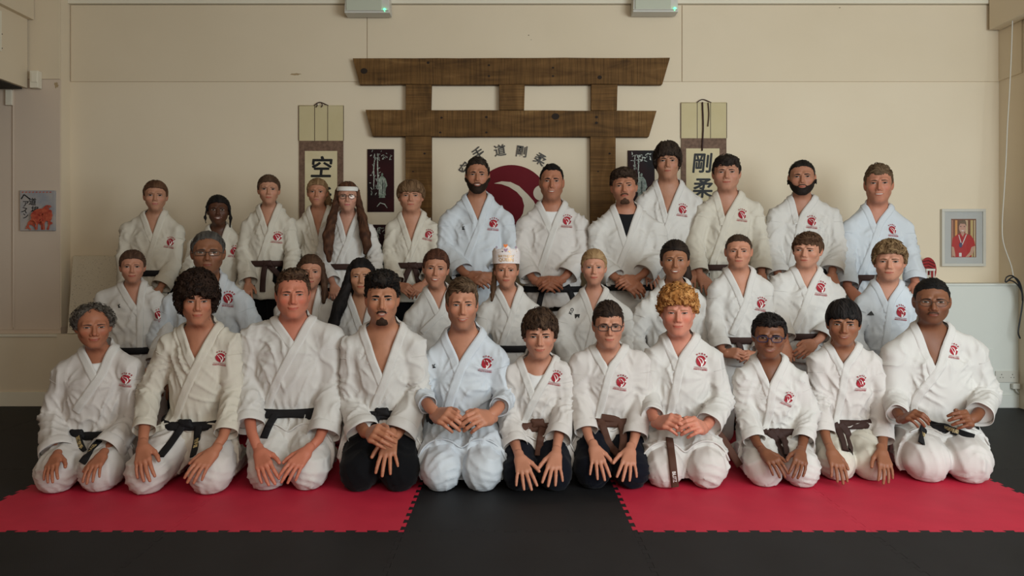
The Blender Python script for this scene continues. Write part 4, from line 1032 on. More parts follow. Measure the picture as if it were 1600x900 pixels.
    # lapels
    fcn = lambda P: smin(f_tr(P), cap(P, nb + V3(0, .012, -.03), nb + V3(0, .0, .03), ncol - .002, ncol), .02)
    def strip(ctrl, w, base, thick, n=64, m=9, name='lapel'):
        C_ = catmull(ctrl, n)
        Pc, N = project(fcn, C_, .0, 3)
        def sm_(A, k):
            for _ in range(k): A = np.concatenate([A[:1], (A[:-2] + 2 * A[1:-1] + A[2:]) / 4, A[-1:]])
            return A
        Pc = sm_(Pc, 14); T_ = np.gradient(Pc, axis=0); T_ /= np.linalg.norm(T_, axis=1)[:, None]
        Wd = np.cross(T_, N); Wd = sm_(Wd, 24); Wd /= np.linalg.norm(Wd, axis=1)[:, None]
        v = np.linspace(-1, 1, m); ww = w / 2
        Pg = (Pc[:, None] + Wd[:, None] * (v * ww)[None, :, None]).reshape(-1, 3)
        Pg, Ng = project(fcn, Pg, .0, 2)
        prof = np.tile(base + thick * np.clip((1 - np.abs(v)) * 6, 0, 1) ** .5 - .004 * (np.abs(v) > .99), n)
        Pg = Pg + Ng * (prof + np.clip(wr(Pg) * .5, -.002, .006) * np.clip((nb[2] - .04 - Pg[:, 2]) / .08, 0, 1))[:, None]
        F_ = grid_faces(n, m); uv = np.stack([np.repeat(np.linspace(0, 1, n), m), np.tile(v, n)], 1)
        q = F_[len(F_) // 2]; nn = np.cross(Pg[q[1]] - Pg[q[0]], Pg[q[3]] - Pg[q[0]])
        if float(nn @ Ng[q[0]]) < 0: F_ = F_[:, ::-1]
        return Pg, F_, uv
    bk = nb + V3(0, ncol + .03, .028 + s.get('colz', 0)); e_ = cw * .5
    dv = nrm(V3(Vb[0] - cR[0], 0, Vb[2] - cR[2])); pv = V3(-dv[2], 0, dv[0])
    if pv[0] < 0: pv = -pv
    Rv = Vb + pv * e_ * .9
    endx, endz = s.get('lapend', (None, None))
    if endx is None: En = V3(bxc - wb * .72, Vb[1] - .01, zb + .01); En[0] = max(En[0], Vb[0] + (Vb[0] - cR[0]) / max(cR[2] - Vb[2], .05) * (Vb[2] - zb) * .95)
    else: En = U(endx, endz, Dsh - .12)
    crR = cR + V3(e_ * .7, -.0, -.004); crL = cL + V3(-e_ * .7, -.0, -.004)
    over = [bk, nb + V3(ncol * .85 + .012, ncol * .65, .020), crR, (crR * .5 + Rv * .5) + V3(.002, -.02, 0), Rv, (Rv + En) / 2 + V3(.004, 0, 0), En]
    dl = nrm(V3(Vb[0] - cL[0], 0, Vb[2] - cL[2])); pl = V3(dl[2], 0, -dl[0])
    if pl[0] > 0: pl = -pl
    Lv = Vb + pl * e_ * .9
    under = [bk, nb + V3(-ncol * .85 - .012, ncol * .65, .020), crL, (crL * .5 + Lv * .5) + V3(-.002, -.02, 0), Lv, Lv + dl * .05]
    lp = []
    u1 = strip(under, cw, .0005, .004); u2 = strip(over, cw, .003, .005)
    link('lapel', new_mesh('lapel', u1[0], u1[1], [s.get('lapm', M_lapel)], uv=u1[2]), jk); link('lapel', new_mesh('lapel', u2[0], u2[1], [s.get('lapm', M_lapel)], uv=u2[2]), jk)
    # badge
    if s.get('logo'):
        lx, ly, lr = s['logo']; q = U(lx, ly, Dsh - .12); rr = lr * .88 * (Dsh - .12) / FPX; P2, F2, M2, O2 = BADGE; rot = math.radians(s.get('logorot', -6)); c, sn = math.cos(rot), math.sin(rot)
        xx = q[0] + rr * (P2[:, 0] * c - P2[:, 1] * sn); zz = q[2] + rr * (P2[:, 0] * sn + P2[:, 1] * c)
        Pb = jsurf(xx.astype(f32), zz.astype(f32), .0035); Pb[:, 1] -= O2; b = link('logo_badge', new_mesh('logo_badge', Pb, F2, [M_logored, M_logowhite], mi=M2, smooth=False), jk)
    for (txt, tx, ty, tsz, rot_, mm) in s.get('marks', []):
        P2, F2 = text2d(txt, tsz * D0 / FPX, .0008) if isinstance(txt, str) else ear_clip([(a * tsz * D0 / FPX, b * tsz * D0 / FPX) for a, b in txt]); q = U(tx, ty, Dsh - .10); c, sn = math.cos(math.radians(rot_)), math.sin(math.radians(rot_))
        xx = q[0] + P2[:, 0] * c - P2[:, 1] * sn; zz = q[2] + P2[:, 0] * sn + P2[:, 1] * c; Pb = jsurf(xx.astype(f32), zz.astype(f32), .004)
        link('printed_mark', new_mesh('printed_mark', Pb, F2, [mm], smooth=False), jk)
    if row == 1:
        yh = kf + s.get('sk', .24); xs_ = np.linspace(hip[0] - .26, hip[0] + .26, 44).astype(f32)
        O = np.stack([xs_, np.full(44, yh + .004, f32), np.full(44, hip[2] + .35, f32)], 1); t = raycast(lambda Q: f_leg(Q, .022), O, V3(0, 0, -1)[None], 1.2, 40); Ph = O - t[:, None] * V3(0, 0, 1)
        ok = (Ph[:, 2] > .05) & (f_leg(Ph, .022) < .004)
        idx = np.where(ok)[0]
        if len(idx) > 8:
            Ph = Ph[idx[0]:idx[-1] + 1]; Ph[:, 2] = np.maximum(Ph[:, 2], .04)
            for _ in range(2): Ph[1:-1] = (Ph[:-2] + 2 * Ph[1:-1] + Ph[2:]) / 4
            q = tube(Ph + V3(0, -.003, .001), .0050, 7); link('hem', new_mesh('hem', q[0], q[1], [gm]), jk); q = tube(Ph + V3(0, .016, .0045), .0016, 4); link('hem_stitching', new_mesh('hem_stitching', q[0], q[1], [gm]), jk)
    # belt
    bm_ = s.get('beltm', M_blackbelt)
    if bm_ is not None:
        th = np.linspace(0, 2 * np.pi, 56, endpoint=False); hgt = .021; rows = []; tilt = s.get('btilt', 0.)
        ax0 = V3(bxc, D0, zb); Dr = np.stack([np.sin(th), -np.cos(th), th * 0], 1).astype(f32)
        for dz, ex in ((-hgt, -.004), (-hgt * .98, .006), (-hgt * .4, .009), (hgt * .4, .009), (hgt * .98, .006), (hgt, -.004)):
            O = np.tile(ax0 + V3(0, 0, dz), (56, 1)).astype(f32); O[:, 2] += tilt * np.sin(th) * wb - .012 * np.maximum(0, np.cos(th)) * (row == 1)
            t = raycast(lambda Q: -np.minimum(f_tr(Q), 9), O, Dr, .45, 30); rows.append(O + Dr * (np.minimum(t, wb * 1.25) + ex + .009)[:, None])
        Pb = np.concatenate(rows).astype(f32); bo = link('belt', new_mesh('belt', Pb, grid_faces(6, 56, True)[:, ::-1] if False else grid_faces(6, 56, True), [bm_]), root)
        if s.get('knot'):
            kx, ky = s['knot']; q = jsurf(*[np.array([v], f32) for v in (U(kx, ky, D0 - .12)[0], U(kx, ky, D0 - .12)[2])], .014, f_tr)[0]
            def f_k(P):
                d = ell(P, q, V3(.034, .018, .024)); d = smin(d, cap(P, q + V3(-.03, 0, .012), q + V3(.03, -.006, -.012), .013, .013), .006); return smin(d, cap(P, q + V3(-.024, -.004, -.014), q + V3(.02, -.006, .014), .012, .012), .004)
            e = mesh_sdf(f_k, q - .06, q + .06, .006); link('knot', new_mesh('knot', e[0], e[1], [bm_]), bo)
        fall = lambda P: np.minimum(f_tr(P), f_leg(P))
        for bd in s.get('ends', []):
            pts = bd[0]; Cp = catmull([(a, b, 0) for a, b in pts], 14)[:, :2]; cp = V3(0, 0, HC); Pw = []
            dirs = np.array([nrm(V3((a - 800) / FPX, 1, (YH - b) / FPX)) for a, b in Cp], f32)
            t = raycast(fall, np.tile(cp, (14, 1)), dirs, 7., 60, 3.0); t = np.minimum(t, t[0] + .25)
            for k in range(1, 14):
                if t[k] > t[k - 1] + .06: t[k] = t[k - 1] + .01
            Pw = cp + dirs * (t - .010 - np.linspace(.006, .004, 14))[:, None]
            T_ = np.gradient(Pw, axis=0); T_ /= np.linalg.norm(T_, axis=1)[:, None]; Wd = np.cross(T_, V3(0, -1, .15)); Wd /= np.linalg.norm(Wd, axis=1)[:, None]
            N_ = np.cross(Wd, T_); N_ *= np.where(N_[:, 1:2] > 0, -1, 1); hw_ = s.get('bw', .019)
            pr = ((-1, -.004), (-1, .0015), (-.5, .003), (.5, .003), (1, .0015), (1, -.004))
            Pe = (Pw[:, None] + np.array([a for a, b in pr])[None, :, None] * hw_ * Wd[:, None] + np.array([b for a, b in pr])[None, :, None] * N_[:, None]).reshape(-1, 3)
            eo = link('belt_end', new_mesh('belt_end', Pe, grid_faces(14, 6, True), [bm_]), bo)
            if len(bd) > 1:
                txt, colr, t0 = bd[1]; P2, F2 = text2d(txt, .024, .0006); wdt = P2[:, 0].max() - P2[:, 0].min(); arc = np.concatenate([[0], np.cumsum(np.linalg.norm(np.diff(Pw, axis=0), axis=1))])
                u = arc[-1] * t0 + (P2[:, 0]); Px = np.stack([np.interp(u, arc, Pw[:, i]) for i in range(3)], 1); Wx = np.stack([np.interp(u, arc, Wd[:, i]) for i in range(3)], 1); Nx = np.stack([np.interp(u, arc, N_[:, i]) for i in range(3)], 1)
                sg = 1 if np.cross(T_[7], Wd[7]) @ N_[7] > 0 else -1
                Pt = Px + Wx * (P2[:, 1:2] * sg) + Nx * .0042; link('embroidery', new_mesh('embroidery', Pt, F2, [colr], smooth=False), bo)
    # trousers
    tm = s.get('tr', gm); lo = np.array([hip[0] - .36, kf - .06, 0]); hi_ = np.array([hip[0] + .36, D0 + (.28 if row == 1 else .5), hip[2] + .17])
    if row == 1:
        lo[0] = min([k[0][0] - k[1] - .03 for k in K] + [hip[0] - .22]); hi_[0] = max([k[0][0] + k[1] + .03 for k in K] + [hip[0] + .22]); lo[1] = min(k[0][1] - k[1] - .03 for k in K)
    Pt, Ft = mesh_sdf(f_leg, lo, hi_, .0120 if hi else .022, proj=1)
    if hi:
        gN, _, _ = grad(f_leg, Pt, .004)
        rg = lambda u, k: (1 - np.abs(np.sin(np.pi * u))) ** k
        wn = noise(np.stack([Pt[:, 0] * 8 + sd_, Pt[:, 1] * 8, Pt[:, 2] * 8], 1)); m1 = np.clip((noise(np.stack([Pt[:, 0] * 9 + 4, Pt[:, 1] * 7 + sd_, Pt[:, 2] * 9], 1)) - .35) * 3.5, 0, 1)
        w = (rg((Pt[:, 2] + .5 * np.abs(Pt[:, 0] - hip[0])) / .045 + 2.2 * wn, 1.7) - .3) * m1 * .010 + (rg((Pt[:, 0] + .25 * Pt[:, 2]) / .055 + 1.8 * wn, 1.7) - .3) * (1 - m1) * .008
        w += (rg((Pt[:, 2] * 1.2 - .2 * Pt[:, 1]) / .020 + 1.5 * wn, 1.3) - .4) * .004 * np.clip(1.3 - Pt[:, 2] / .09, 0, 1)
        Pt = Pt + gN * np.where(Pt[:, 2:3] > .012, w[:, None], 0)
    link('trousers', new_mesh('trousers', Pt, Ft, [tm]), root)
    if row == 3:
        for sd in (-1, 1):
            c = V3(hip[0] + sd * .11, D0 - .05, 0)
            def f_ft(P): return np.maximum(smin(ell(P, c + V3(0, -.03, .025), V3(.045, .11, .035)), cap(P, c + V3(0, .05, .10), c + V3(0, .045, .045), .04, .035), .03), .002 - P[:, 2])
            e = mesh_sdf(f_ft, c + V3(-.06, -.16, 0), c + V3(.06, .10, .15), .014); link('foot', new_mesh('foot', e[0], e[1], [M_skin], np.tile(hskin, (len(e[0]), 1))), root)
    return dict(root=root, H=H, jk=jk)
# ---------------------------------------------------------------- flat things on the walls (need the lettering helpers)
P2, F2 = ear_clip([(-.45, .52), (-.25, .575), (-.02, .555), (.2, .45), (.42, .24), (.58, .06), (.66, -.1), (.64, -.4), (.55, -.80), (.2, -1.02), (.0, -.9), (.16, -.5), (.30, -.26), (.335, -.06), (.28, .14), (.14, .30), (-.06, .43), (-.26, .50)]); flat(em, 'swoosh', P2, F2, cx0, cz0, DW - .0135, M_sw, R_)
a_ = np.linspace(0, 2 * np.pi, 24, endpoint=False); flat(em, 'dot', np.stack([.77 + .2 * np.cos(a_), .27 + .2 * np.sin(a_)], 1), [tuple(range(24))], cx0, cz0, DW - .0138, M_sw, R_)
lb = thing('wall_characters', 'arc of black raised characters on the wall above the red emblem', 'lettering', (cx0, DW, cz0 + R_))
for ch, px, py, rot in (('空', 728, 264, 52), ('手', 748, 241, 31), ('道', 781.5, 236.5, 8), ('剛', 815, 238, -8), ('柔', 843.5, 250, -30)):
    P2, F2 = text2d(ch, .100, .0012); flat(lb, 'character', P2, F2, X_(px, DW), Z_(py, DW), DW - .010, M_char, 1., rot, .009)
# ---------------------------------------------------------------- hanging scrolls
M_silk = paint('scroll_silk', (.56, .47, .27), (.60, .51, .31), .7, 6); M_brocade = mat('scroll_brocade', (.15, .085, .055), .7); tint(M_brocade, ((.12, .066, .042), (.19, .11, .072)), 45, detail=4); M_paper = paint('scroll_paper', (.62, .52, .32), (.67, .58, .38), .8, 9); M_ink = mat('brush_ink', (.006, .006, .007), .6); M_cord = mat('scroll_cord', (.035, .010, .010), .6)
def scroll(lab, x0, x1, ytop, ysilk, ypap, xp0, xp1, chars, tassel):
    d = DW - .012; s = thing('hanging_scroll', lab, 'scroll', (X_((x0 + x1) / 2, d), d, Z_(ytop, d)), 'hanging calligraphy scrolls')
    B = lambda a, b, c, e, dd, t=.004: box((X_(a, d), dd, Z_(e, d)), (X_(b, d), dd + t, Z_(c, d)))
    part('silk_top', s, *B(x0, x1, ytop, ysilk, d), M_silk); part('mount', s, *B(x0 + .5, x1 - .5, ysilk, 520, d - .001), M_brocade); part('paper', s, *B(xp0, xp1, ypap, 470, d - .003), M_paper)
    part('rod', s, *tube(np.array([(X_(x0, d), d - .002, Z_(ytop, d)), (X_(x1, d), d - .002, Z_(ytop, d))]), .0030, 8), M_silk, True)
    part('roller', s, *tube(np.array([(X_(x0 - 4, d), d - .006, Z_(521, d)), (X_(x1 + 4, d), d - .006, Z_(521, d))]), .014, 10), M_cord, True)
    w = x1 - x0
    for k in (.0, .355, .645, 1.): part('ribbon', s, *B(x0 + w * k - .35, x0 + w * k + .35, ytop, ysilk, d - .003, .002), M_cord)
    xm = (x0 + x1) / 2; part('hanging_cord', s, *tube(catmull([(X_(xm - w * .16, d), d - .004, Z_(ytop, d)), (X_(xm - 2, d), d - .006, Z_(ytop - 5, d)), (X_(xm + w * .16, d), d - .004, Z_(ytop, d))], 9), .004, 6), M_cord, True)
    for tx, ty0, ty1, r in tassel: part('tassel', s, *tube(catmull([(X_(tx, d), d - .012, Z_(ty0, d)), (X_(tx + 1.2, d), d - .012, Z_((ty0 + ty1) / 2, d)), (X_(tx - .5, d), d - .012, Z_(ty1, d))], 8), r, 6), M_cord, True)
    for ch, cx, cy, sz in chars:
        P2, F2 = text2d(ch, sz, 0, .10); Pa = []; Fa = []; b = sz * .022
        for i_, (ox, oz) in enumerate(((0, 0), (b, b * .3), (-b, -b * .3), (b * .4, -b), (-b * .4, b), (b * .8, -b * .5))):
            Fa.append(F2 + len(Pa) * len(P2)); Pa.append(np.stack([X_(cx, d) + P2[:, 0] + ox, np.full(len(P2), d - .0042 - .0002 * i_), Z_(cy, d) + P2[:, 1] + oz], 1))
        part('character', s, np.concatenate(Pa), np.concatenate(Fa), M_ink)
    return s
scroll('hanging scroll with one bold black character, behind the blonde ponytailed girl', 467, 537, 165, 220, 236, 476.5, 527, [('空', 501.5, 264, .185), ('手', 501.5, 312, .185)], [(495, 162, 168, .004), (503, 162, 168, .004)])
scroll('hanging scroll with two black characters and a long dark cord, right of the gate', 1064, 1135.5, 160.5, 216, 232, 1072, 1124, [('剛', 1096, 257, .172), ('柔', 1097, 296, .172), ('流', 1097, 338, .172)], [(1097, 160, 236, .0062), (1106, 161, 198, .0042)])
# ---------------------------------------------------------------- lacquer panels with mother-of-pearl figures
M_lac = mat('dark_lacquer', (.016, .004, .005), .5, .12); tint(M_lac, ((.006, .004, .005), (.05, .006, .008)), 2.2, detail=2, lo=.4, hi=.7); M_pearl = mat('pearl_inlay', (.30, .33, .29), .35, .5); tint(M_pearl, ((.16, .20, .17), (.48, .50, .44)), 60, detail=3); M_pearl2 = mat('grey_green_inlay', (.16, .21, .17), .4); tint(M_pearl2, ((.08, .12, .09), (.26, .31, .25)), 40)
def lacquer(lab, x0, x1, y0, y1, seed, fx, fy, fs):
    d = DW - .014; s = thing('lacquer_panel', lab, 'wall panel', (X_((x0 + x1) / 2, d), d, Z_(y1, d)), 'black lacquer panels with pale inlaid figures')
    part('board', s, *box((X_(x0, d), d, Z_(y1, d)), (X_(x1, d), DW + .001, Z_(y0, d))), M_lac, bev=.002)
    rr = random.Random(seed); q = d / FPX; W = (x1 - x0)
    def stroke(pts, w, m=M_pearl, nm='inlay'):
        C = np.array(pts, f32); n = len(C); T = np.gradient(C, axis=0); T /= np.linalg.norm(T, axis=1)[:, None] + 1e-6; N = np.stack([-T[:, 1], T[:, 0]], 1); ww = np.array([w * (.35 + .65 * math.sin(math.pi * (i + .4) / n)) for i in range(n)])[:, None]
        A = C + N * ww; B = C - N * ww; return np.concatenate([A, B]), [(i, i + n, i + 1 + n, i + 1) for i in range(n - 1)]
    groups = {'inlaid_branches': [], 'inlaid_figure': []}
    bx = x0 + W * .26
    for k in range(2):
        xx = bx + k * 6; groups['inlaid_branches'].append(stroke([(xx + rr.uniform(-1, 1), fy + 8 - t * 8) for t in range(8)], .9))
    for k in range(46):
        a = rr.uniform(0, 6.28); cx = bx + rr.uniform(-5, W * .62); cy = y0 + rr.uniform(4, 16) if k < 26 else rr.uniform(y0 + 14, fy + 14); cx = cx if k < 26 else bx + rr.uniform(-5, 9)
        L = rr.uniform(2, 5); groups['inlaid_branches'].append(stroke([(cx, cy), (cx + L * .5 * math.cos(a), cy + L * .5 * math.sin(a)), (cx + L * math.cos(a), cy + L * math.sin(a) + .6)], rr.uniform(.35, .8)))
    # standing robed figure: head, hair knot, sleeves, falling robe
    h = lambda pts: [(fx + a * fs, fy + b * fs) for a, b in pts]
    fig = [([(-1.6, -16), (0, -18), (1.6, -17), (1.8, -14.6), (.4, -13), (-1.4, -13.6)]), ([(-2.4, -12.4), (2.4, -12.6), (6, -8), (8.4, 2), (6.4, 5), (5.2, 12), (6.2, 17), (0, 18.6), (-5.4, 17.4), (-4.4, 8), (-7.6, 3), (-7.0, -2), (-4.6, -9)]), ([(-4, 18), (4.4, 18), (5, 21), (-5, 21)])]
    P0 = []; F0 = []; b = 0
    for pts in fig: pts = h(pts); P0 += pts; F0.append(tuple(range(b, b + len(pts)))[::-1]); b += len(pts)
    def put(nm, P2, F, m, dy):
        P = [(X_(a, d), d - dy, Z_(c, d)) for a, c in P2]; o = part(nm, s, P, F, m); md = o.modifiers.new('thickness', 'SOLIDIFY'); md.thickness = .0015; md.offset = 0; return o
    put('inlaid_figure', P0, F0, M_pearl2, .0012)
    Ps = []; Fs = []; b = 0
    for P, F in groups['inlaid_branches']: Ps += P.tolist(); Fs += [tuple(i + b for i in f) for f in F]; b += len(P)
    put('inlaid_branches', Ps, Fs, M_pearl, .0016)['kind'] = 'stuff'
    Ps = []; Fs = []; b = 0
    for k in range(16):
        ax = rr.uniform(-4, 4); P, F = stroke(h([(ax, -9 + rr.uniform(-1, 4)), (ax * 1.2, -1), (ax * 1.15, 6), (ax * 1.3, 15)]), .35); Ps += P.tolist(); Fs += [tuple(i + b for i in f) for f in F]; b += len(P)
    put('robe_folds', Ps, Fs, M_pearl, .0026)
    if y1 - y0 > 80:
        P, F = stroke([(fx - 8, y1 - 8), (fx - 3, y1 - 14), (fx + 4, y1 - 12), (fx + 8, y1 - 6)], .8); put('inlaid_branch', P.tolist(), F, M_pearl, .0018)
    return s
lacquer('upright dark lacquer panel with bamboo and robed figure left of the gate', 574, 615.5, 233, 331, 4, 597, 288, 1.0)
lacquer('dark lacquer panel mostly hidden behind the long-haired girl and boy with fringe', 574, 616, 351, 450, 8, 597, 404, 1.0)
lacquer('dark red lacquer panel with pale figure right of the gate', 981, 1023, 235, 333, 12, 1002, 290, 1.1)
lacquer('dark lacquer panel hidden low behind the tallest young man', 981, 1023, 353, 451, 16, 1002, 406, 1.0)
# ---------------------------------------------------------------- small painting, left
M_cv = mat('painting_ground', (.40, .36, .34), .7); tint(M_cv, ((.30, .31, .34), (.46, .40, .36)), 9, detail=3); M_coral = mat('painting_coral', (.50, .07, .03), .7); tint(M_coral, ((.40, .05, .03), (.62, .14, .07)), 30)
pc = thing('painting', 'small canvas with black characters and red coral on the far pier', 'painting', (X_(58, DL), DL - .02, Z_(361, DL))); d = DL - .030
part('canvas', pc, *box((X_(31, d), d, Z_(360.5, d)), (X_(85, d), DL - .005, Z_(297.5, d))), M_cv, bev=.002)
for ch, px, py, sz, rot in (('ヘ', 40, 309, .085, 8), ('ア', 40.5, 319, .055, 0), ('ス', 38.5, 329, .055, -14), ('ン', 40, 338, .05, 0), ('道', 51, 316, .062, -4), ('場', 54.5, 329, .062, -8)):
    P2, F2 = text2d(ch, sz, .0008); flat(pc, 'character', P2, F2, X_(px, d), Z_(py, d), d - .0025, M_ink, 1., rot)
rr = random.Random(5)
def branch(x, y, a, L, w, out):
    x2, y2 = x + L * math.cos(a), y - L * math.sin(a)
    if not (33 < x2 < 83.5 and 300 < y2 < 359.5): return
    n = (-math.sin(a) * w, -math.cos(a) * w); out.append([(x + n[0], y + n[1]), (x - n[0], y - n[1]), (x2 - n[0] * .7, y2 - n[1] * .7), (x2 + n[0] * .7, y2 + n[1] * .7)])
    if L > 2.2:
        for da in (-.55, .1, .6): branch(x2, y2, a + da + rr.uniform(-.2, .2), L * .74, w * .78, out)
out = []
for x, y, a, L, w in ((66, 359, 1.7, 8, 1.7), (58, 359, 2.1, 6, 1.4), (76, 359, 1.3, 8, 1.6), (50, 359, 2.4, 4, 1.2), (83, 350, 2.3, 7, 1.4), (83, 336, 2.4, 6, 1.3), (71, 359, 1.6, 10, 1.6), (62, 359, 1.5, 7, 1.4)): branch(x, y, a, L, w, out)
Ps = [(X_(a, d), d - .0018 - .00002 * i_, Z_(b, d)) for i_, q in enumerate(out) for a, b in q]; part('coral', pc, Ps, [(4 * i, 4 * i + 1, 4 * i + 2, 4 * i + 3) for i in range(len(out))], M_coral)
out = []
for k in range(9): x = 34 + k * 5.4; out.append([(x, 300), (x + 3, 299.2), (x + 3.4, 300.6), (x + 1, 301.4)])
part('edge_dabs', pc, [(X_(a, d), d - .0018, Z_(b, d)) for q in out for a, b in q], [(4 * i, 4 * i + 1, 4 * i + 2, 4 * i + 3) for i in range(len(out))], M_coral)
# ---------------------------------------------------------------- leaning speckled board
M_spk = mat('speckled_board', (.42, .35, .25), .8); tint(M_spk, ((.20, .15, .10), (.60, .52, .40), (.66, .58, .45)), 130, detail=2, lo=.28, hi=.42)
bd = thing('speckled_board', 'large speckled cream ceiling board leaning in the corner on the ledge', 'board', (X_(145, 6.3), 6.3, .55))
P = np.array([(X_(105, 6.24), 6.24, Z_(521, 6.24)), (X_(232, 6.24), 6.24, Z_(521, 6.24)), (X_(232, 6.38), 6.38, Z_(400, 6.38)), (X_(114, 6.38), 6.38, Z_(400, 6.38))], f32); nn = V3(0, .022, .004)
part('panel', bd, np.concatenate([P, P + nn]), np.array([(0, 1, 2, 3), (7, 6, 5, 4), (0, 4, 5, 1), (1, 5, 6, 2), (2, 6, 7, 3), (3, 7, 4, 0)]), M_spk, bev=.002)
sbox('trim_9', (X_(100, 6.3), 6.20, 0), (X_(236, 6.3), DW, Z_(522, 6.235) - .001), M_wall)
# ---------------------------------------------------------------- framed photograph, right
M_frame = mat('silver_white_frame', (.58, .56, .50), .35, .5); M_mount = mat('picture_mount', (.52, .53, .52), .8); pf = thing('framed_photograph', 'silver-white framed photograph of a smiling person in red shirt', 'picture frame', (X_(1506, DW), DW - .02, Z_(416, DW))); d = DW - .028
x0, x1, y0, y1 = 1471.5, 1540, 326.5, 416; t = 4.2
for q in ((x0, x1, y0, y0 + t), (x0, x1, y1 - t, y1), (x0, x0 + t, y0 + t, y1 - t), (x1 - t, x1, y0 + t, y1 - t)): part('frame_rail', pf, *box((X_(q[0], d), d - .006, Z_(q[3], d)), (X_(q[1], d), DW - .002, Z_(q[2], d))), M_frame, bev=.0015)
part('mount', pf, *box((X_(x0 + 2, d), d + .008, Z_(y1 - 2, d)), (X_(x1 - 2, d), DW - .004, Z_(y0 + 2, d))), M_mount)
dp = d + .0065; ph_ = part('photo', pf, *box((X_(1487, d), dp, Z_(402, d)), (X_(1526, d), dp + .002, Z_(342, d))), mat('photo_backdrop', (.20, .07, .04), .5))
def ppoly(nm, pts, c, k): part(nm, ph_, [(X_(a, d), dp - .0005 * k, Z_(b, d)) for a, b in pts], [tuple(range(len(pts)))[::-1]], mat(nm, c, .5))
R4 = lambda a, b, c, e: [(a, c), (b, c), (b, e), (a, e)]
for i, (a, b, c) in enumerate(((1487.5, 1490, (.45, .2, .14)), (1493, 1496.5, (.7, .32, .10)), (1509, 1513, (.62, .45, .28)), (1517, 1521, (.55, .42, .18)), (1522.5, 1524.5, (.6, .5, .3)))): ppoly('backdrop_stripe', R4(a, b, 344, 401.5), c, 1)
ppoly('shirt', [(1487.6, 385), (1489, 372), (1497, 366), (1502, 364.5), (1509, 364.5), (1518, 368), (1523, 376), (1524.5, 384), (1519, 386), (1518.5, 401.8), (1492, 401.8), (1491, 386)], (.46, .012, .02), 2)
ppoly('forearm_skin', [(1487.5, 385), (1491, 386), (1493, 396), (1493.5, 401.5), (1488.5, 399)], (.55, .33, .24), 3); ppoly('forearm_skin', [(1518.5, 386), (1524, 384), (1521, 396), (1514, 401.5), (1509, 401.5), (1516, 394)], (.55, .33, .24), 3)
an = np.linspace(0, 2 * np.pi, 20, endpoint=False); ppoly('printed_face', [(1504.5 + 5.6 * math.cos(q), 355.5 + 8.6 * math.sin(q)) for q in an], (.60, .33, .25), 3); ppoly('printed_hair', [(1498.6, 354), (1498.4, 348), (1501, 344.4), (1506, 343.6), (1510, 346), (1510.6, 354), (1508, 349.6), (1501, 349.4)], (.16, .10, .06), 4)
ppoly('collar_gap', [(1501.5, 364), (1508, 364), (1504.6, 370)], (.58, .33, .25), 3); ppoly('smile', [(1501.6, 359.5), (1507.6, 359.5), (1504.6, 361.8)], (.75, .66, .6), 4)
for a in (1501.6, 1507.4): ppoly('printed_eye', R4(a - 1, a + 1, 353.2, 354.4), (.08, .05, .04), 4)
ppoly('lanyard', [(1498, 367), (1499.2, 367), (1503.6, 382), (1502.4, 383)], (.7, .68, .65), 4); ppoly('lanyard', [(1510, 366), (1511.2, 366.6), (1504.4, 383), (1503.2, 382)], (.7, .68, .65), 4); ppoly('rosette', [(1501.5 + 2.6 * math.cos(q), 383 + 4 * math.sin(q)) for q in an], (.06, .05, .14), 5); ppoly('name_card', R4(1499, 1503, 395, 401), (.75, .72, .7), 5)
part('glass', pf, *box((X_(x0 + 3, d), d - .001, Z_(y1 - 3, d)), (X_(x1 - 3, d), d + .001, Z_(y0 + 3, d))), M_lens)
# ---------------------------------------------------------------- red fan plate and lantern on the ledge
d = 6.30; M_fan = mat('red_lacquered_plate', (.30, .012, .014), .35); fp = thing('round_red_ornament', 'round red ornament propped on the white ledge behind the lantern', 'ornament', (X_(1450, d), d, Z_(442, d)))
th = np.linspace(0, 2 * np.pi, 28, endpoint=False); part('plate', fp, *prism([(X_(1450.5 + 13 * math.cos(q), d), Z_(422 + 20 * math.sin(q) * (1 if math.sin(q) < 0 else .98), d)) for q in th], d, d + .014), M_fan, bev=.003)
for a in (-.5, .1, .7): part('groove', fp, *tube(np.array([(X_(1450.5 - 11 * math.cos(a), d), d - .002, Z_(416 + 8 * a - 3, d)), (X_(1450.5, d), d - .002, Z_(411 + 8 * a, d)), (X_(1461 , d), d - .002, Z_(416 + 8 * a, d))]), .003, 6), M_cord)
part('foot', fp, *box((X_(1443, d), d - .02, Z_(442.5, d)), (X_(1458, d), d + .05, Z_(438, d))), M_cord)
ln_ = thing('lantern', 'tiny white framed candle lantern on the ledge beside the photograph', 'lantern', (X_(1454, 6.24), 6.24, Z_(443, 6.24))); d = 6.22; M_lw = mat('lantern_white', (.66, .64, .58), .5)
for a in (1448.5, 1459.5):
    for dd in (d, d + .055): part('post', ln_, *box((X_(a - .8, d), dd, Z_(442.5, d)), (X_(a + .8, d), dd + .008, Z_(421, d))), M_lw)
part('base', ln_, *box((X_(1447, d), d - .004, Z_(443.5, d)), (X_(1461, d), d + .067, Z_(440.5, d))), M_lw); part('top', ln_, *box((X_(1447, d), d - .004, Z_(423, d)), (X_(1461, d), d + .067, Z_(420, d))), M_lw); part('candle', ln_, *tube(np.array([(X_(1454, d), d + .03, Z_(440.5, d)), (X_(1454, d), d + .03, Z_(430, d))]), .018, 12), mat('candle_wax', (.6, .55, .45), .5), True)
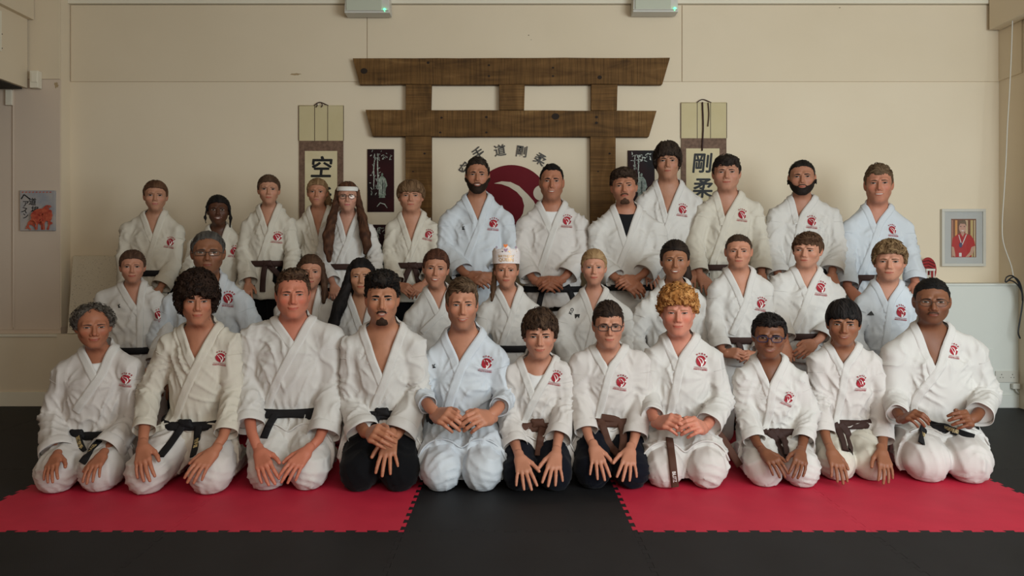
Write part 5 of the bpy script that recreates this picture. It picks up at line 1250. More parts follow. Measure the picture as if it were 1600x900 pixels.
# ---------------------------------------------------------------- sockets, conduit, cables
so = thing('wall_socket', 'white double socket low on the boxing beside the skirting', 'socket', (X_(1572, DBX), DBX, Z_(597, DBX))); d = DBX - .012
part('plate', so, *box((X_(1556, d), d, Z_(597.5, d)), (X_(1591, d), DBX + .001, Z_(580, d))), M_plastic, bev=.002)
for sx in (1565, 1582):
    for ox, oz, w, h in ((0, -3.2, 1.0, 1.8), (-2.2, 1.4, 1.5, .9), (2.2, 1.4, 1.5, .9)): part('slot', so, *box((X_(sx + ox - w / 2, d), d - .001, Z_(588.5 + oz + h / 2, d)), (X_(sx + ox + w / 2, d), d + .002, Z_(588.5 + oz - h / 2, d))), M_dark)
pl_ = thing('plug', 'white plug hanging under the double socket', 'plug', (X_(1584, DBX), DBX - .03, Z_(604, DBX))); part('plug_body', pl_, *box((X_(1579, d), d - .035, Z_(607, d)), (X_(1590, d), d - .002, Z_(598.5, d))), M_plastic, bev=.004); part('lead', pl_, *tube(catmull([(X_(1584, d), d - .02, Z_(606, d)), (X_(1586, d), d - .025, Z_(611, d)), (X_(1590, d), d - .02, Z_(614, d))], 7), .005, 6), M_plastic, True)
cv = thing('blank_cover', 'faint cream blank cover panels on the white boxing beside the kneeling man', 'cover plate', (X_(1544, DBX), DBX, Z_(578, DBX)))
for a, b, c in ((1527, 1538, 546), (1539, 1553, 545)): part('cover', cv, *box((X_(a, d), DBX - .007, Z_(579, d)), (X_(b, d), DBX + .001, Z_(c, d))), M_box, bev=.003)
cb = thing('black_cable', 'looped black cable hanging down beside the white boxing', 'cable', (X_(1590, 6.0), 6.0, Z_(530, 6.0))); d = 6.04
part('loop', cb, *tube(catmull([(X_(a, d), d, Z_(b, d)) for a, b in ((1594, 450), (1590, 440), (1582, 431), (1573, 433), (1571, 441), (1578, 438), (1588, 443), (1596, 455), (1597.5, 470))], 30), .0055, 6), M_black, True)
part('lead', cb, *tube(catmull([(X_(a, d), d, Z_(b, d)) for a, b in ((1572, 441), (1583, 433), (1593, 441), (1598, 462), (1597, 480), (1593, 505), (1591, 520), (1594, 529))], 30), .0055, 6), M_black, True)
wc = thing('white_cable', 'thin white cable drooping down the wall above the black cable', 'cable', (X_(1580, 6.1), 6.1, Z_(400, 6.1))); d = 6.12
part('lead', wc, *tube(catmull([(X_(a, d), d, Z_(b, d)) for a, b in ((1583, -20), (1582, 30), (1580, 90), (1577, 150), (1574, 200), (1572, 250), (1569, 300), (1566, 350), (1568, 380), (1580, 415), (1584, 436))], 40), .004, 6), M_plastic, True)
# ---------------------------------------------------------------- emergency lights
M_led = bpy.data.materials.new('green_led'); M_led.use_nodes = True; _b = M_led.node_tree.nodes['Principled BSDF']; _b.inputs['Base Color'].default_value = (.05, .5, .2, 1); _b.inputs['Emission Color'].default_value = (.1, 1, .4, 1); _b.inputs['Emission Strength'].default_value = 3
M_diff = mat('light_diffuser', (.52, .54, .44), .2, .5)
for lab, x0, x1, lx, yb in (('bulkhead light with green pilot lamp above the left end of the gate', 538, 609, 601, 20), ('bulkhead light with green pilot lamp above the right end of the gate', 989, 1060, 1054, 18.5)):
    d = 6.25; e = thing('emergency_light', lab, 'light', (X_((x0 + x1) / 2, d), d, Z_(yb, d)), 'emergency bulkhead lights over the gate')
    P = np.array([(X_(x0 + (2 if z else 0), d), y, Z_(b, d)) for z, b in ((0, yb), (1, -20)) for y in (d, DW - .046)] + [(X_(x1 - (2 if z else 0), d), y, Z_(b, d)) for z, b in ((0, yb), (1, -20)) for y in (d, DW - .046)], f32)
    part('housing', e, P, np.array([(0, 2, 3, 1), (4, 5, 7, 6), (0, 4, 6, 2), (1, 3, 7, 5), (0, 1, 5, 4), (2, 6, 7, 3)]), M_plastic, bev=.004)
    part('diffuser', e, *box((X_(x0 + 3, d), d - .012, Z_(yb - 3, d)), (X_(x1 - 12, d), d, Z_(-16, d))), M_diff, bev=.006)
    part('front_rail', e, *box((X_(x0 + 1, d), d - .016, Z_(yb - 2.6, d)), (X_(x1 - 2, d), d - .0, Z_(yb - 3.4, d))), M_frame)
    part('pilot_lamp', e, *tube(np.array([(X_(lx, d), d - .012, Z_(yb - 4.5, d)), (X_(lx, d), d + .0, Z_(yb - 4.5, d))]), .011, 10), M_led)

# marks of age on the walls: damp stain and scuffs with ragged outlines
def stain(px, py, d, rx, rz, seed, m, par):
    rr = random.Random(seed); n = 18; pts = [(X_(px, d) + rx * rr.uniform(.55, 1.1) * math.cos(2 * math.pi * i / n), Z_(py, d) + rz * rr.uniform(.55, 1.1) * math.sin(2 * math.pi * i / n)) for i in range(n)]
    part('stain', par, [(a, d, b) for a, b in pts], [tuple(range(n))[::-1]], m)
M_st2 = mat('old_damp_stain', (.40, .29, .16), .9); M_st3 = mat('scuff', (.24, .19, .13), .9)
stain(88, 133, DL - .0068, .018, .03, 2, M_st2, wl)
for px, py, rx, rz in ((1312, 12, .010, .004), (826, 55, .006, .006), (830, 62, .004, .004), (800, 4.0, .03, .004), (462, 116, .05, .010)): stain(px, py, DW - .0148, rx, rz, int(px), M_st2 if rz > .008 else M_st3, wb)
BADGE = make_badge()
PALE = (.56, .30, .21); FAIR = (.52, .26, .175); TAN = (.40, .19, .11); OLIVE = (.42, .215, .13); BROWN = (.21, .088, .045); DEEP = (.105, .045, .024); RED = (.58, .26, .18)
BLK = (.007, .006, .006); DKB = (.020, .011, .007); BRN = (.060, .030, .016); LTB = (.13, .068, .032); BLD = (.30, .18, .085); GNG = (.42, .17, .045); GRY = (.045, .036, .030)
ARM_HAND_N = (0, -1, .25)
P_ = [
 # ------------------------------------------------ front row
 dict(row=1, wpx=54, label='older man with receding curly grey hair kneeling in front row, far end', head=(146, 474, 541, 509.5), hair='grey', haircol=GRY, haircol2=(.13, .11, .09), skin=(.40, .17, .10), blush=.6, smile=.9, squint=.8, browcol=(.05, .035, .03), nose=1.12, turn=(5, 2, 0), w=.98,
  sh=((86, 566), (222, 560)), armL=(82, 650, 90, 708, 25), handL=(88, 712, 80, 745, 'flat'), armR=(206, 660, 166, 704, 25), handR=(160, 710, 143, 745, 'flat'), knees=((90, 776), (158, 774)), kr=33, belt=(108, 176, 675), V=(148, 585), tee=M_teewhite,  logo=(188.5, 595, 8.2), logorot=-8, tr=M_gipink,
  ends=[([(121, 678), (124, 692), (130, 706)], ('国際空手', M_gold, .5)), ([(160, 682), (143, 702), (128, 724)], ('空手道', M_gold, .5))], knot=(126, 676), lapend=(113, 645), sk=.27, gi=M_gipink, ears=1, lines=1),
 dict(row=1, wpx=52, label='young man with big dark curly mop, second from the left in front row', head=(308, 424, 504, 469.5), hair='curlmop', haircol=(.013, .007, .005), haircol2=(.034, .018, .012), skin=(.47, .21, .13), smile=.45, squint=.6, turn=(3, 2, 0), w=.93, blush=.5,
  sh=((250, 522), (377, 521)), armL=(233, 614, 225, 672, 17), handL=(223, 697, 229, 749, 'flat'), armR=(364, 614, 353, 677, 18), handR=(335, 704, 300, 749, 'flat'), knees=((231, 778), (330, 778)), kr=34, belt=(264, 344, 660), V=(303, 563), logo=(339, 561, 8.5), gi=M_gicream, lapm=M_lapelcream, tr=M_gipink,
  ends=[([(286, 664), (268, 690), (250, 713)],), ([(310, 666), (307, 690), (302, 713)], ('空手道', M_gold, .55))], knot=(293, 661), open=1.42, sk=.26),
 dict(row=1, wpx=55, label='broad young man with flushed face and brown quiff kneeling in front row', head=(457.5, 418, 496, 460), hair='quiff', haircol=(.045, .024, .015), haircol2=(.11, .062, .036), skin=(.56, .22, .145), blush=.9, smile=.8, squint=.9, fat=.9, turn=(2, 0, 0), bulk=1.16, w=1.0, neckr=1.18,
  sh=((374, 512), (538, 510)), armL=(390, 600, 389, 666, 24), handL=(405, 705, 424, 754, 'flat'), armR=(520, 605, 505, 680, 25), handR=(480, 704, 446, 750, 'flat'), knees=((419, 771), (482, 771)), kr=32, belt=(420, 492, 640), V=(458, 533), tr=M_gi,
  ends=[([(430, 648), (420, 665), (412, 684)],), ([(478, 644), (484, 650), (492, 654)],)], sk=.20),
 dict(row=1, wpx=55, label='smiling man with black curls, goatee and black trousers kneeling in front row', head=(597, 427, 507, 467), hair='curlhi', haircol=BLK, haircol2=(.025, .018, .014), skin=(.47, .225, .135), smile=1., teeth=.9, brow=1.45, dark=1, beards=['goatee', 'moust'], beardcol=(.03, .016, .01), turn=(0, 0, 0), w=.92, stubble=.12, chin=1.1, off=-.03,
  sh=((532, 527), (666, 524)), armL=(548, 630, 567, 676, 26), handL=(580, 676, 611, 692, 'clasp', dict(dw=-.06, dt=-.06, n=(.1, -1, .3))), armR=(655, 615, 624, 678, 27), handR=(611, 682, 604, 727, 'wide', dict(dw=.0, dt=.02)), knees=((562, 773), (624, 773)), kr=32, belt=(567, 622, 643), V=(597, 588), gi=M_gi, tr=M_blackcloth, lapm=M_lapel,
  ends=[([(590, 648), (585, 664), (583, 680)],)], knot=(599, 643), open=1.42, sk=.18, lapw=.047),
 dict(row=1, wpx=52, label='smiling man with short brown hair and wide-open collar, centre of front row', head=(722, 437, 515, 475.5), hair='side', haircol=(.055, .032, .018), haircol2=(.16, .10, .06), skin=(.53, .26, .17), smile=1., teeth=.8, stubble=.22, turn=(2, 0, 0), w=.98, iris=(.08, .10, .11), sweep=.4,
  sh=((660, 548), (792, 543)), armL=(656, 612, 668, 632, 14), handL=(682, 648, 718, 668, 'curl', dict(dw=-.02, dt=-.02, n=(0, -1, .5), free=1)), armR=(790, 620, 780, 636, 15), handR=(766, 652, 727, 668, 'curl', dict(dw=-.02, dt=-.02, n=(0, -1, .5), free=1)), knees=((689, 773), (754, 773)), kr=33, belt=(695, 742, 656), V=(716, 567), logo=(760, 570, 9.2), logorot=-12, gi=M_gicool, tr=M_gicool, lapm=M_lapelcool,
  open=1.6, sk=.13, lapw=.052, off=.03, marks=[('κ', 677, 573, 10, 10, M_inkblack)]),
 dict(row=1, wpx=54, label='boy with wavy brown hair, white T-shirt and black trousers kneeling in front row', head=(843.5, 488, 558, 523.6), hair='wavy', haircol=(.026, .014, .009), haircol2=(.08, .045, .026), skin=FAIR, smile=.7, turn=(0, 2, 0), w=.92, dark=1, brow=1.15,
  sh=((785, 572), (894, 566)), armL=(792, 645, 806, 698, 19), handL=(812, 714, 824, 757, 'wide'), armR=(884, 630, 872, 685, 20), handR=(869, 708, 862, 751, 'wide'), knees=((812, 771), (868, 771)), kr=27, belt=(804, 862, 662), beltm=M_brownbelt, V=(835, 613), tee=M_teewhite,  logo=(869.5, 592, 8.6), logorot=-14, gi=M_gipink, tr=M_navycloth, bulk=.93,
  ends=[([(836, 664), (820, 668), (804, 672)],), ([(848, 668), (844, 688), (841, 712)],)], knot=(841, 660), open=1.4, sk=.20),
 dict(row=1, wpx=51, label='teenager with black rectangular glasses and dark trousers kneeling in front row', head=(950.5, 471, 542.5, 508), hair='short', haircol=(.018, .010, .008), haircol2=(.05, .03, .02), skin=FAIR, smile=.55, turn=(4, 2, 0), w=.90, glasses=dict(r=.0021, hh=.0150, hw=.0245, p=4), hs=dict(tt=.018, zl=(.052, .052, .040, -.010, .010, -.040, -.075)), off=-.03,
  sh=((890, 552), (1015, 550)), armL=(906, 620, 916, 674, 18), handL=(928, 698, 940, 746, 'wide'), armR=(1003, 622, 993, 682, 19), handR=(985, 702, 978, 745, 'wide'), knees=((926, 768), (986, 768)), kr=29, belt=(928, 984, 655), beltm=M_brownbelt, V=(950, 574), logo=(972, 598, 9), logorot=-12, gi=M_gipink, tr=M_navycloth, bulk=.96,
  ends=[([(938, 654), (944, 672), (952, 694), (966, 710)],), ([(940, 652), (966, 658), (974, 680), (972, 706)],)], sk=.22),
 dict(row=1, wpx=54, label='teenager with ginger curly hair and long brown belt kneeling in front row', head=(1059, 450, 524, 488), hair='curlbig', haircol=(.30, .115, .028), haircol2=(.58, .29, .10), skin=(.62, .28, .20), blush=.9, smile=.6, squint=.85, browcol=(.36, .18, .09), fat=.7, turn=(0, 0, 0), w=.96, brow=.8,
  sh=((1003, 546), (1130, 546)), armL=(1012, 616, 1019, 650, 17), handL=(1028, 660, 1066, 672, 'curl', dict(n=(0, -1, .5), dw=-.0, dt=-.0, free=1)), armR=(1128, 626, 1106, 664, 21), handR=(1098, 668, 1060, 676, 'curl', dict(n=(0, -1, .6), dw=-.03, dt=-.03, free=1)), knees=((1037, 767), (1104, 768)), kr=31, belt=(1022, 1100, 652), beltm=M_brownbelt, V=(1060, 561), logo=(1099, 566, 9.5), logorot=-8, tr=M_gipink, gi=M_gi,
  ends=[([(1046, 684), (1050, 715), (1055, 761)], ('BLITZ', M_whitethread, .80)), ([(1100, 662), (1125, 680), (1156, 728)],)], sk=.10, off=.02, bulk=1.05),
 dict(row=1, wpx=54, label='boy with black hair and dark blue glasses kneeling in front row', head=(1202, 489, 556, 525), hair='side', haircol=BLK, haircol2=(.03, .024, .022), skin=(.19, .080, .042), smile=.9, teeth=.5, turn=(0, 3, 0), w=.96, dark=1, lipcol=(.26, .085, .06), glasses=dict(m=M_blueplastic, r=.0024, hh=.0165, hw=.0235, p=3), brow=1.2, hs=dict(curl=.006, cf=70), off=-.02,
  sh=((1146, 577), (1262, 580)), armL=(1163, 636, 1179, 688, 17), handL=(1194, 706, 1220, 741, 'drape'), armR=(1264, 642, 1255, 690, 17), handR=(1251, 706, 1243, 743, 'drape'), knees=((1193, 765), (1252, 766)), kr=29, belt=(1190, 1238, 670), beltm=M_darkbrownbelt, V=(1204, 603), logo=(1235, 624, 8), logorot=-22, tr=M_gi, gi=M_gi, bulk=.93,
  ends=[([(1202, 674), (1216, 690), (1228, 716)],), ([(1212, 672), (1226, 688), (1232, 712)],)], sk=.24),
 dict(row=1, wpx=52, label='slim boy with straight black fringe kneeling in front row', head=(1318, 470, 537, 505), hair='fringe', haircol=BLK, haircol2=(.028, .022, .02), skin=(.30, .135, .075), smile=.9, teeth=.5, turn=(0, 2, 0), w=.92, dark=1, brow=1.2, hs=dict(tt=.022, ts=.009),
  sh=((1262, 551), (1378, 554)), armL=(1279, 617, 1288, 678, 16), handL=(1299, 704, 1313, 750, 'flat'), armR=(1377, 622, 1380, 688, 16), handR=(1378, 704, 1384, 752, 'flat'), knees=((1307, 755), (1360, 755)), kr=28, belt=(1292, 1340, 657), beltm=M_darkbrownbelt, V=(1320, 571), logo=(1349, 599, 9), logorot=-4, tr=M_gicream, gi=M_gipink, bulk=.92,
  ends=[([(1304, 662), (1314, 680), (1322, 704)],), ([(1312, 662), (1324, 676), (1330, 706)],)], sk=.24, coff=.02),
 dict(row=1, wpx=56, label='large man with thin-framed glasses and deep open collar, far end of front row', head=(1456, 434, 504, 471), hair='crop', haircol=BLK, haircol2=(.02, .016, .014), skin=(.20, .085, .045), smile=.35, beards=['moust'], beardcol=(.055, .026, .016), stubble=.25, turn=(3, 0, 0), w=.96, dark=1, glasses=dict(m=M_wire, r=.0012, hh=.0175, hw=.0240, p=2.4), bulk=1.22, hs=dict(tt=.012), fat=.4,
  sh=((1378, 536), (1540, 532)), armL=(1398, 622, 1402, 648, 16), handL=(1410, 654, 1440, 662, 'curl', dict(n=(0, -1, .5), dw=0, dt=0, free=1)), armR=(1540, 616, 1530, 648, 20), handR=(1512, 660, 1482, 660, 'curl', dict(n=(0, -1, .6), dw=0, dt=0, free=1)), knees=((1447, 759), (1513, 761)), kr=35, belt=(1418, 1500, 660), V=(1462, 574), logo=(1498, 549, 8.5), logorot=-10, gi=M_gi, tr=M_gipink,
  ends=[([(1444, 664), (1442, 678), (1440, 693)], ('空手', M_gold, .5)), ([(1452, 662), (1486, 672), (1522, 684)], ('空手道剛柔', M_gold, .55))], knot=(1447, 662), open=1.42, sk=.17, lapend=(1414, 646), off=.04),
 # ------------------------------------------------ middle row
 dict(row=2, wpx=46, label='woman with tied-back brown hair in middle row behind the grey-haired man', head=(207, 388, 440, 417), hair='back', haircol=(.055, .028, .018), haircol2=(.12, .065, .04), fem=1, skin=(.50, .25, .17), smile=.5, w=.93, jaw=.9, brow=.7, sh=((150, 455), (258, 458)), belt=(190, 240, 548), V=(212, 479), logo=(243, 493, 7.5), bulk=.9, marks=[('κ', 185, 478, 9, 15, M_inkblack)], armL=(150, 515, 172, 565, 16), armR=(262, 515, 245, 565, 16), hs=dict(part=.0)),
 dict(row=2, wpx=53, label='older man with receding grey hair and narrow glasses in middle row', head=(325, 368, 432, 395), hair='recede', haircol=(.045, .040, .036), haircol2=(.11, .10, .09), skin=(.27, .125, .07), smile=.1, w=.98, glasses=dict(m=M_wire, r=.0016, hh=.0120, hw=.0240, p=4), browcol=(.05, .04, .035), sh=((252, 462), (396, 460)), V=(330, 500), logo=(351, 467, 9), gi=M_gicool, lapm=M_lapelcool, bulk=1.1, armL=(246, 530, 270, 575, 20), armR=(402, 530, 380, 575, 20), stubble=.1),
 dict(row=2, wpx=42, label='girl with brown hair past her shoulders half hidden behind broad young man', head=(485.5, 400, 452, 425), hair='back', haircol=(.045, .022, .013), haircol2=(.10, .052, .030), fem=1, skin=FAIR, smile=.4, w=.92, jaw=.88, sh=((430, 474), (524, 470)), V=(487, 500), bulk=.85, chains=[[(.070, .0, .045, .020), (.086, .0, -.06, .022), (.092, -.02, -.16, .02), (.085, -.04, -.21, .012)], [(-.070, .0, .045, .020), (-.086, .0, -.06, .022), (-.09, -.02, -.15, .02)], [(0, .07, 0, .04), (0, .08, -.14, .045)]], hs=dict(part=.0)),
 dict(row=2, wpx=42, label='girl with long black hair falling over one shoulder in middle row', head=(564, 402, 459, 432), hair='back', haircol=BLK, haircol2=(.02, .016, .015), fem=1, skin=(.47, .25, .155), smile=.15, w=.93, jaw=.92, eye=.8, dark=1, nose=.85, sh=((516, 486), (614, 480)), V=(566, 512), bulk=.85, off=-.05, chains=[[(-.068, .0, .05, .022), (-.088, -.02, -.06, .030), (-.13, -.07, -.18, .040), (-.17, -.10, -.30, .034), (-.19, -.10, -.37, .012)], [(.068, .0, .05, .020), (.084, .0, -.06, .024), (.085, .02, -.16, .02)], [(0, .07, 0, .04), (-.03, .08, -.16, .05)]], hs=dict(part=.0)),
 dict(row=2, wpx=43, label='smiling woman with reddish tied-back hair behind the wide-collared man', head=(681, 397, 452, 420), hair='back', haircol=(.050, .020, .012), haircol2=(.12, .05, .03), fem=1, skin=(.50, .25, .165), smile=1., teeth=.7, w=.93, jaw=.9, turn=(0, 0, 4), brow=1.0, sh=((632, 484), (738, 476)), V=(686, 484), bulk=.88, lapend=(655, 520), armL=(630, 530, 645, 570, 16), armR=(740, 530, 725, 570, 16)),
 dict(row=2, wpx=42, label='girl wearing a white paper birthday crown in middle row', head=(791, 396, 450, 422.5), hair='back', haircol=(.075, .038, .020), haircol2=(.16, .09, .05), fem=1, skin=(.54, .27, .18), smile=.35, w=.94, jaw=.9, crown=1, sh=((748, 474), (844, 474)), belt=(790, 822, 545), V=(798, 484), bulk=.84, armL=(748, 530, 768, 575, 15), armR=(846, 530, 826, 575, 15), chains=[[(-.07, .03, .0, .02), (-.085, .01, -.12, .016), (-.095, -.03, -.2, .010)]]),
 dict(row=2, wpx=43, label='blonde woman with scraped-back hair in middle row behind bespectacled teenager', head=(928, 389, 445, 418), hair='back', haircol=(.24, .14, .065), haircol2=(.42, .27, .14), fem=1, skin=(.58, .30, .21), smile=.45, w=.88, jaw=.9, brow=.6, browcol=(.25, .15, .08), iris=(.07, .11, .15), sh=((871, 480), (986, 478)), V=(928, 488), bulk=.95, armL=(876, 530, 896, 575, 19), armR=(986, 530, 966, 575, 18), marks=[('KO', 894, 487, 7, 62, M_inkblack), ([(-.5, .3), (.5, .3), (.3, -.5), (0, -.1), (-.4, -.6)], 903, 494, 8, 0, M_inkblack)]),
 dict(row=2, wpx=49, label='smiling woman with black tied-back hair behind the ginger-haired teenager', head=(1054.5, 377, 438, 407), hair='back', haircol=(.012, .008, .007), haircol2=(.035, .022, .016), fem=1, skin=(.36, .17, .095), smile=1., teeth=.8, w=.94, jaw=.95, dark=1, sh=((994, 472), (1114, 468)), V=(1058, 500), bulk=.95, gi=M_gi, armL=(990, 530, 1010, 575, 19), armR=(1118, 535, 1100, 575, 19), chains=[[(.05, .08, .0, .03), (.07, .09, -.1, .03)]]),
 dict(row=2, wpx=44, label='boy with short brown hair and hands folded behind boy in blue glasses', head=(1154, 361, 416.5, 393), hair='crop', haircol=(.035, .020, .014), haircol2=(.08, .05, .03), skin=(.54, .27, .18), smile=.3, w=.90, jaw=.95, sh=((1106, 442), (1206, 438)), belt=(1132, 1180, 532), beltm=M_darkbrownbelt, V=(1163, 467), logo=(1193, 475, 8), logorot=-12, bulk=.88, armL=(1116, 505, 1127, 545, 16), handL=(1132, 552, 1156, 558, 'curl', dict(n=(0, -1, .5))), armR=(1200, 505, 1188, 548, 15), handR=(1182, 556, 1160, 562, 'curl', dict(n=(0, -1, .5))), lapend=(1142, 525), ends=[([(1154, 534), (1157, 545), (1160, 556)],)], off=-.04),
 dict(row=2, wpx=50, label='teenage boy with brown bowl fringe looking aside in middle row', head=(1261, 353, 413, 391), hair='side', haircol=(.060, .030, .017), haircol2=(.13, .07, .04), skin=(.56, .29, .20), smile=.05, w=.94, turn=(-12, 2, 3), gaze=-1, sh=((1203, 430), (1318, 446)), belt=(1234, 1262, 526), beltm=M_darkbrownbelt, V=(1263, 452), logo=(1287, 450, 8.5), bulk=.98, armL=(1216, 490, 1226, 528, 16), handL=(1228, 538, 1226, 566, 'drape'), armR=(1308, 490, 1283, 528, 17), handR=(1272, 536, 1246, 556, 'curl'), hs=dict(zl=(.040, .040, .034, -.010, .0, -.045, -.080), ts=.010), off=-.02),
 dict(row=2, wpx=48, label='boy with wavy blond-brown hair and small black triangle mark in middle row', head=(1390, 379, 438, 409), hair='wavy', haircol=(.11, .062, .030), haircol2=(.27, .17, .085), skin=(.58, .30, .21), smile=.25, w=.96, turn=(-3, 0, 0), sh=((1335, 464), (1436, 462)), V=(1390, 473), logo=(1412, 488, 9), bulk=.9, gi=M_gicool, lapm=M_lapelcool, hs=dict(zl=(.058, .054, .036, -.008, .008, -.045, -.080), tt=.026), armL=(1332, 525, 1350, 570, 16), armR=(1440, 525, 1424, 570, 16), marks=[([(-.9, -.5), (.9, -.5), (.25, .6)], 1364, 490, 6, 0, M_inkblack)]),
 # ------------------------------------------------ back row
 dict(row=3, wpx=40, label='girl with tied-back auburn hair standing nearest the leaning board', head=(243, 284, 330.7, 306.5), hair='back', haircol=(.070, .032, .018), haircol2=(.15, .075, .04), fem=1, skin=(.50, .27, .18), smile=.05, w=.90, jaw=.92, lipcol=(.42, .13, .10), brow=.7, sh=((189, 349), (288, 352)), belt=(226, 254, 427), V=(237, 367), logo=(261.5, 378, 6.5), logorot=-10, bulk=.86, gi=M_gicream, lapm=M_lapelcream, tr=M_blackcloth, armL=(194, 405, 200, 452, 15), armR=(272, 415, 252, 447, 15), hem=470, hs=dict(part=.0)),
 dict(row=3, wpx=39, label='girl with dark skin and black tied-back hair standing in back row', head=(341, 308, 352, 329), hair='back', haircol=BLK, haircol2=(.02, .015, .013), fem=1, skin=(.085, .036, .020), lipcol=(.16, .05, .04), smile=1., teeth=.6, w=.95, dark=1, sh=((294, 374), (386, 372)), V=(341, 388), logo=(362, 392, 6.8), bulk=.84, gi=M_gicream, lapm=M_lapelcream, tr=M_blackcloth, armL=(294, 430, 310, 470, 15), armR=(386, 430, 372, 470, 15), chains=[[(-.08, -.02, .03, .006), (-.090, -.03, -.06, .006), (-.085, -.03, -.10, .004)], [(.08, -.02, .03, .008), (.088, -.03, -.06, .008), (.085, -.02, -.13, .005)]]),
 dict(row=3, wpx=38, label='girl with scraped-back brown hair and dark brown belt standing in back row', head=(420, 272, 319, 297), hair='back', haircol=(.055, .030, .018), haircol2=(.13, .075, .045), fem=1, skin=(.52, .28, .19), smile=.05, w=.90, jaw=.9, brow=.7, sh=((377, 344), (462, 342)), belt=(393, 438, 412), beltm=M_darkbrownbelt, V=(417, 358), logo=(431, 370, 6.6), bulk=.84, gi=M_gicream, lapm=M_lapelcream, tr=M_blackcloth, armL=(380, 395, 388, 440, 14), armR=(458, 395, 452, 438, 14), hem=468, marks=[([(-.5, -.9), (.5, -.9), (.5, .9), (-.5, .9)], 396, 452, 7, 4, M_inkblack)], ends=[([(414, 414), (411, 435), (410, 456)],), ([(420, 414), (430, 424), (438, 432)],)], knot=(418, 412)),
 dict(row=3, wpx=36, label='blonde girl with ponytail standing in front of the left scroll', head=(496, 279, 322.5, 301), hair='back', haircol=(.15, .085, .040), haircol2=(.32, .20, .105), fem=1, skin=(.47, .23, .145), smile=.0, w=.92, jaw=.9, lipcol=(.40, .13, .10), sh=((459, 345), (538, 343)), V=(497, 372), bulk=.82, gi=M_gicream, lapm=M_lapelcream, tr=M_blackcloth, chains=[[(.06, .06, .0, .03), (.082, .04, -.08, .022), (.09, .02, -.15, .012)]], off=.06, turn=(-4, 0, 0)),
 dict(row=3, wpx=37, label='girl with round glasses, white headband and very long brown hair', head=(543, 283, 331, 308), hair='back', haircol=(.045, .020, .012), haircol2=(.12, .052, .028), fem=1, skin=(.56, .31, .23), lipcol=(.45, .12, .11), smile=.1, w=.90, jaw=.9, headband=1, glasses=dict(r=.0018, hh=.0185, hw=.0215, p=2.2), sh=((500, 353), (588, 354)), belt=(518, 560, 417), beltm=M_darkbrownbelt, V=(540, 372), bulk=.82, gi=M_gi, tr=M_blackcloth, off=-.05, armL=(504, 410, 519, 440, 13), handL=(521, 446, 527, 470, 'curl'), armR=(588, 405, 582, 445, 14), hs=dict(part=.0, ts=.010, tb=.012), chains=[[(-.068, .0, .05, .020), (-.085, -.01, -.05, .024), (-.11, -.07, -.17, .032), (-.135, -.13, -.31, .040), (-.135, -.15, -.42, .032), (-.13, -.15, -.50, .014)], [(.068, .0, .05, .020), (.085, -.01, -.05, .024), (.11, -.07, -.17, .032), (.13, -.13, -.30, .040), (.145, -.15, -.38, .028), (.13, -.15, -.44, .014)], [(0, .07, 0, .045), (0, .09, -.2, .05)]]),
 dict(row=3, wpx=43, label='boy with straight light-brown fringe standing before the left gate post', head=(642, 279, 329, 307), hair='bowl', haircol=(.095, .052, .026), haircol2=(.22, .13, .07), skin=(.52, .27, .18), smile=.0, w=.95, sh=((602, 348), (686, 348)), belt=(620, 664, 415), beltm=M_darkbrownbelt, V=(643, 380), logo=(668.6, 366, 6.5), logorot=-14, bulk=.84, gi=M_gicream, lapm=M_lapelcream, tr=M_blackcloth, armL=(608, 400, 618, 440, 14), armR=(684, 400, 668, 436, 14), ends=[([(640, 418), (633, 434), (628, 450)],), ([(648, 418), (652, 432), (655, 446)],)], knot=(645, 415), handL=(624, 446, 640, 458, 'curl'), handR=(662, 444, 646, 462, 'curl')),
 dict(row=3, wpx=39.5, label='smiling man with full dark beard standing beside the red wall emblem', head=(746, 250, 305, 275), hair='short', haircol=(.014, .010, .008), haircol2=(.04, .028, .02), skin=(.44, .215, .135), smile=1., teeth=.9, brow=1.2, dark=1, beards=['full'], beardcol=(.022, .013, .009), w=.97, sh=((687, 333), (803, 332)), V=(747, 345), logo=(771, 349, 7.5), logorot=-4, bulk=1.06, gi=M_gicool, lapm=M_lapelcool, armL=(696, 388, 721, 424, 18), handL=(733, 430, 762, 446, 'curl'), armR=(800, 390, 780, 424, 18), handR=(772, 432, 744, 444, 'curl'), wb=.19, marks=[('κ', 724, 356, 9, 5, M_inkblack)]),
 dict(row=3, wpx=40.5, label='man with short black hair standing right of the red wall emblem', head=(862, 260, 316, 285), hair='crop', haircol=BLK, haircol2=(.02, .015, .012), skin=(.44, .20, .125), smile=.8, teeth=.35, nose=1.15, brow=1.2, dark=1, fat=.5, w=.98, stubble=.12, sh=((806, 341), (919, 339)), V=(862, 352), tee=M_teewhite, teez=.006, logo=(887, 344, 7.5), logorot=-4, bulk=1.06, gi=M_gipink, armL=(813, 392, 829, 434, 17), handL=(840, 440, 872, 452, 'curl'), armR=(910, 396, 886, 430, 17), handR=(876, 438, 852, 450, 'curl'), wb=.19, belt=(842, 886, 452), hem=480, ends=[([(848, 454), (845, 464), (842, 478)],), ([(886, 446), (891, 456), (896, 468)],)], hs=dict(zl=(.064, .068, .040, -.008, .012, -.040, -.075))),
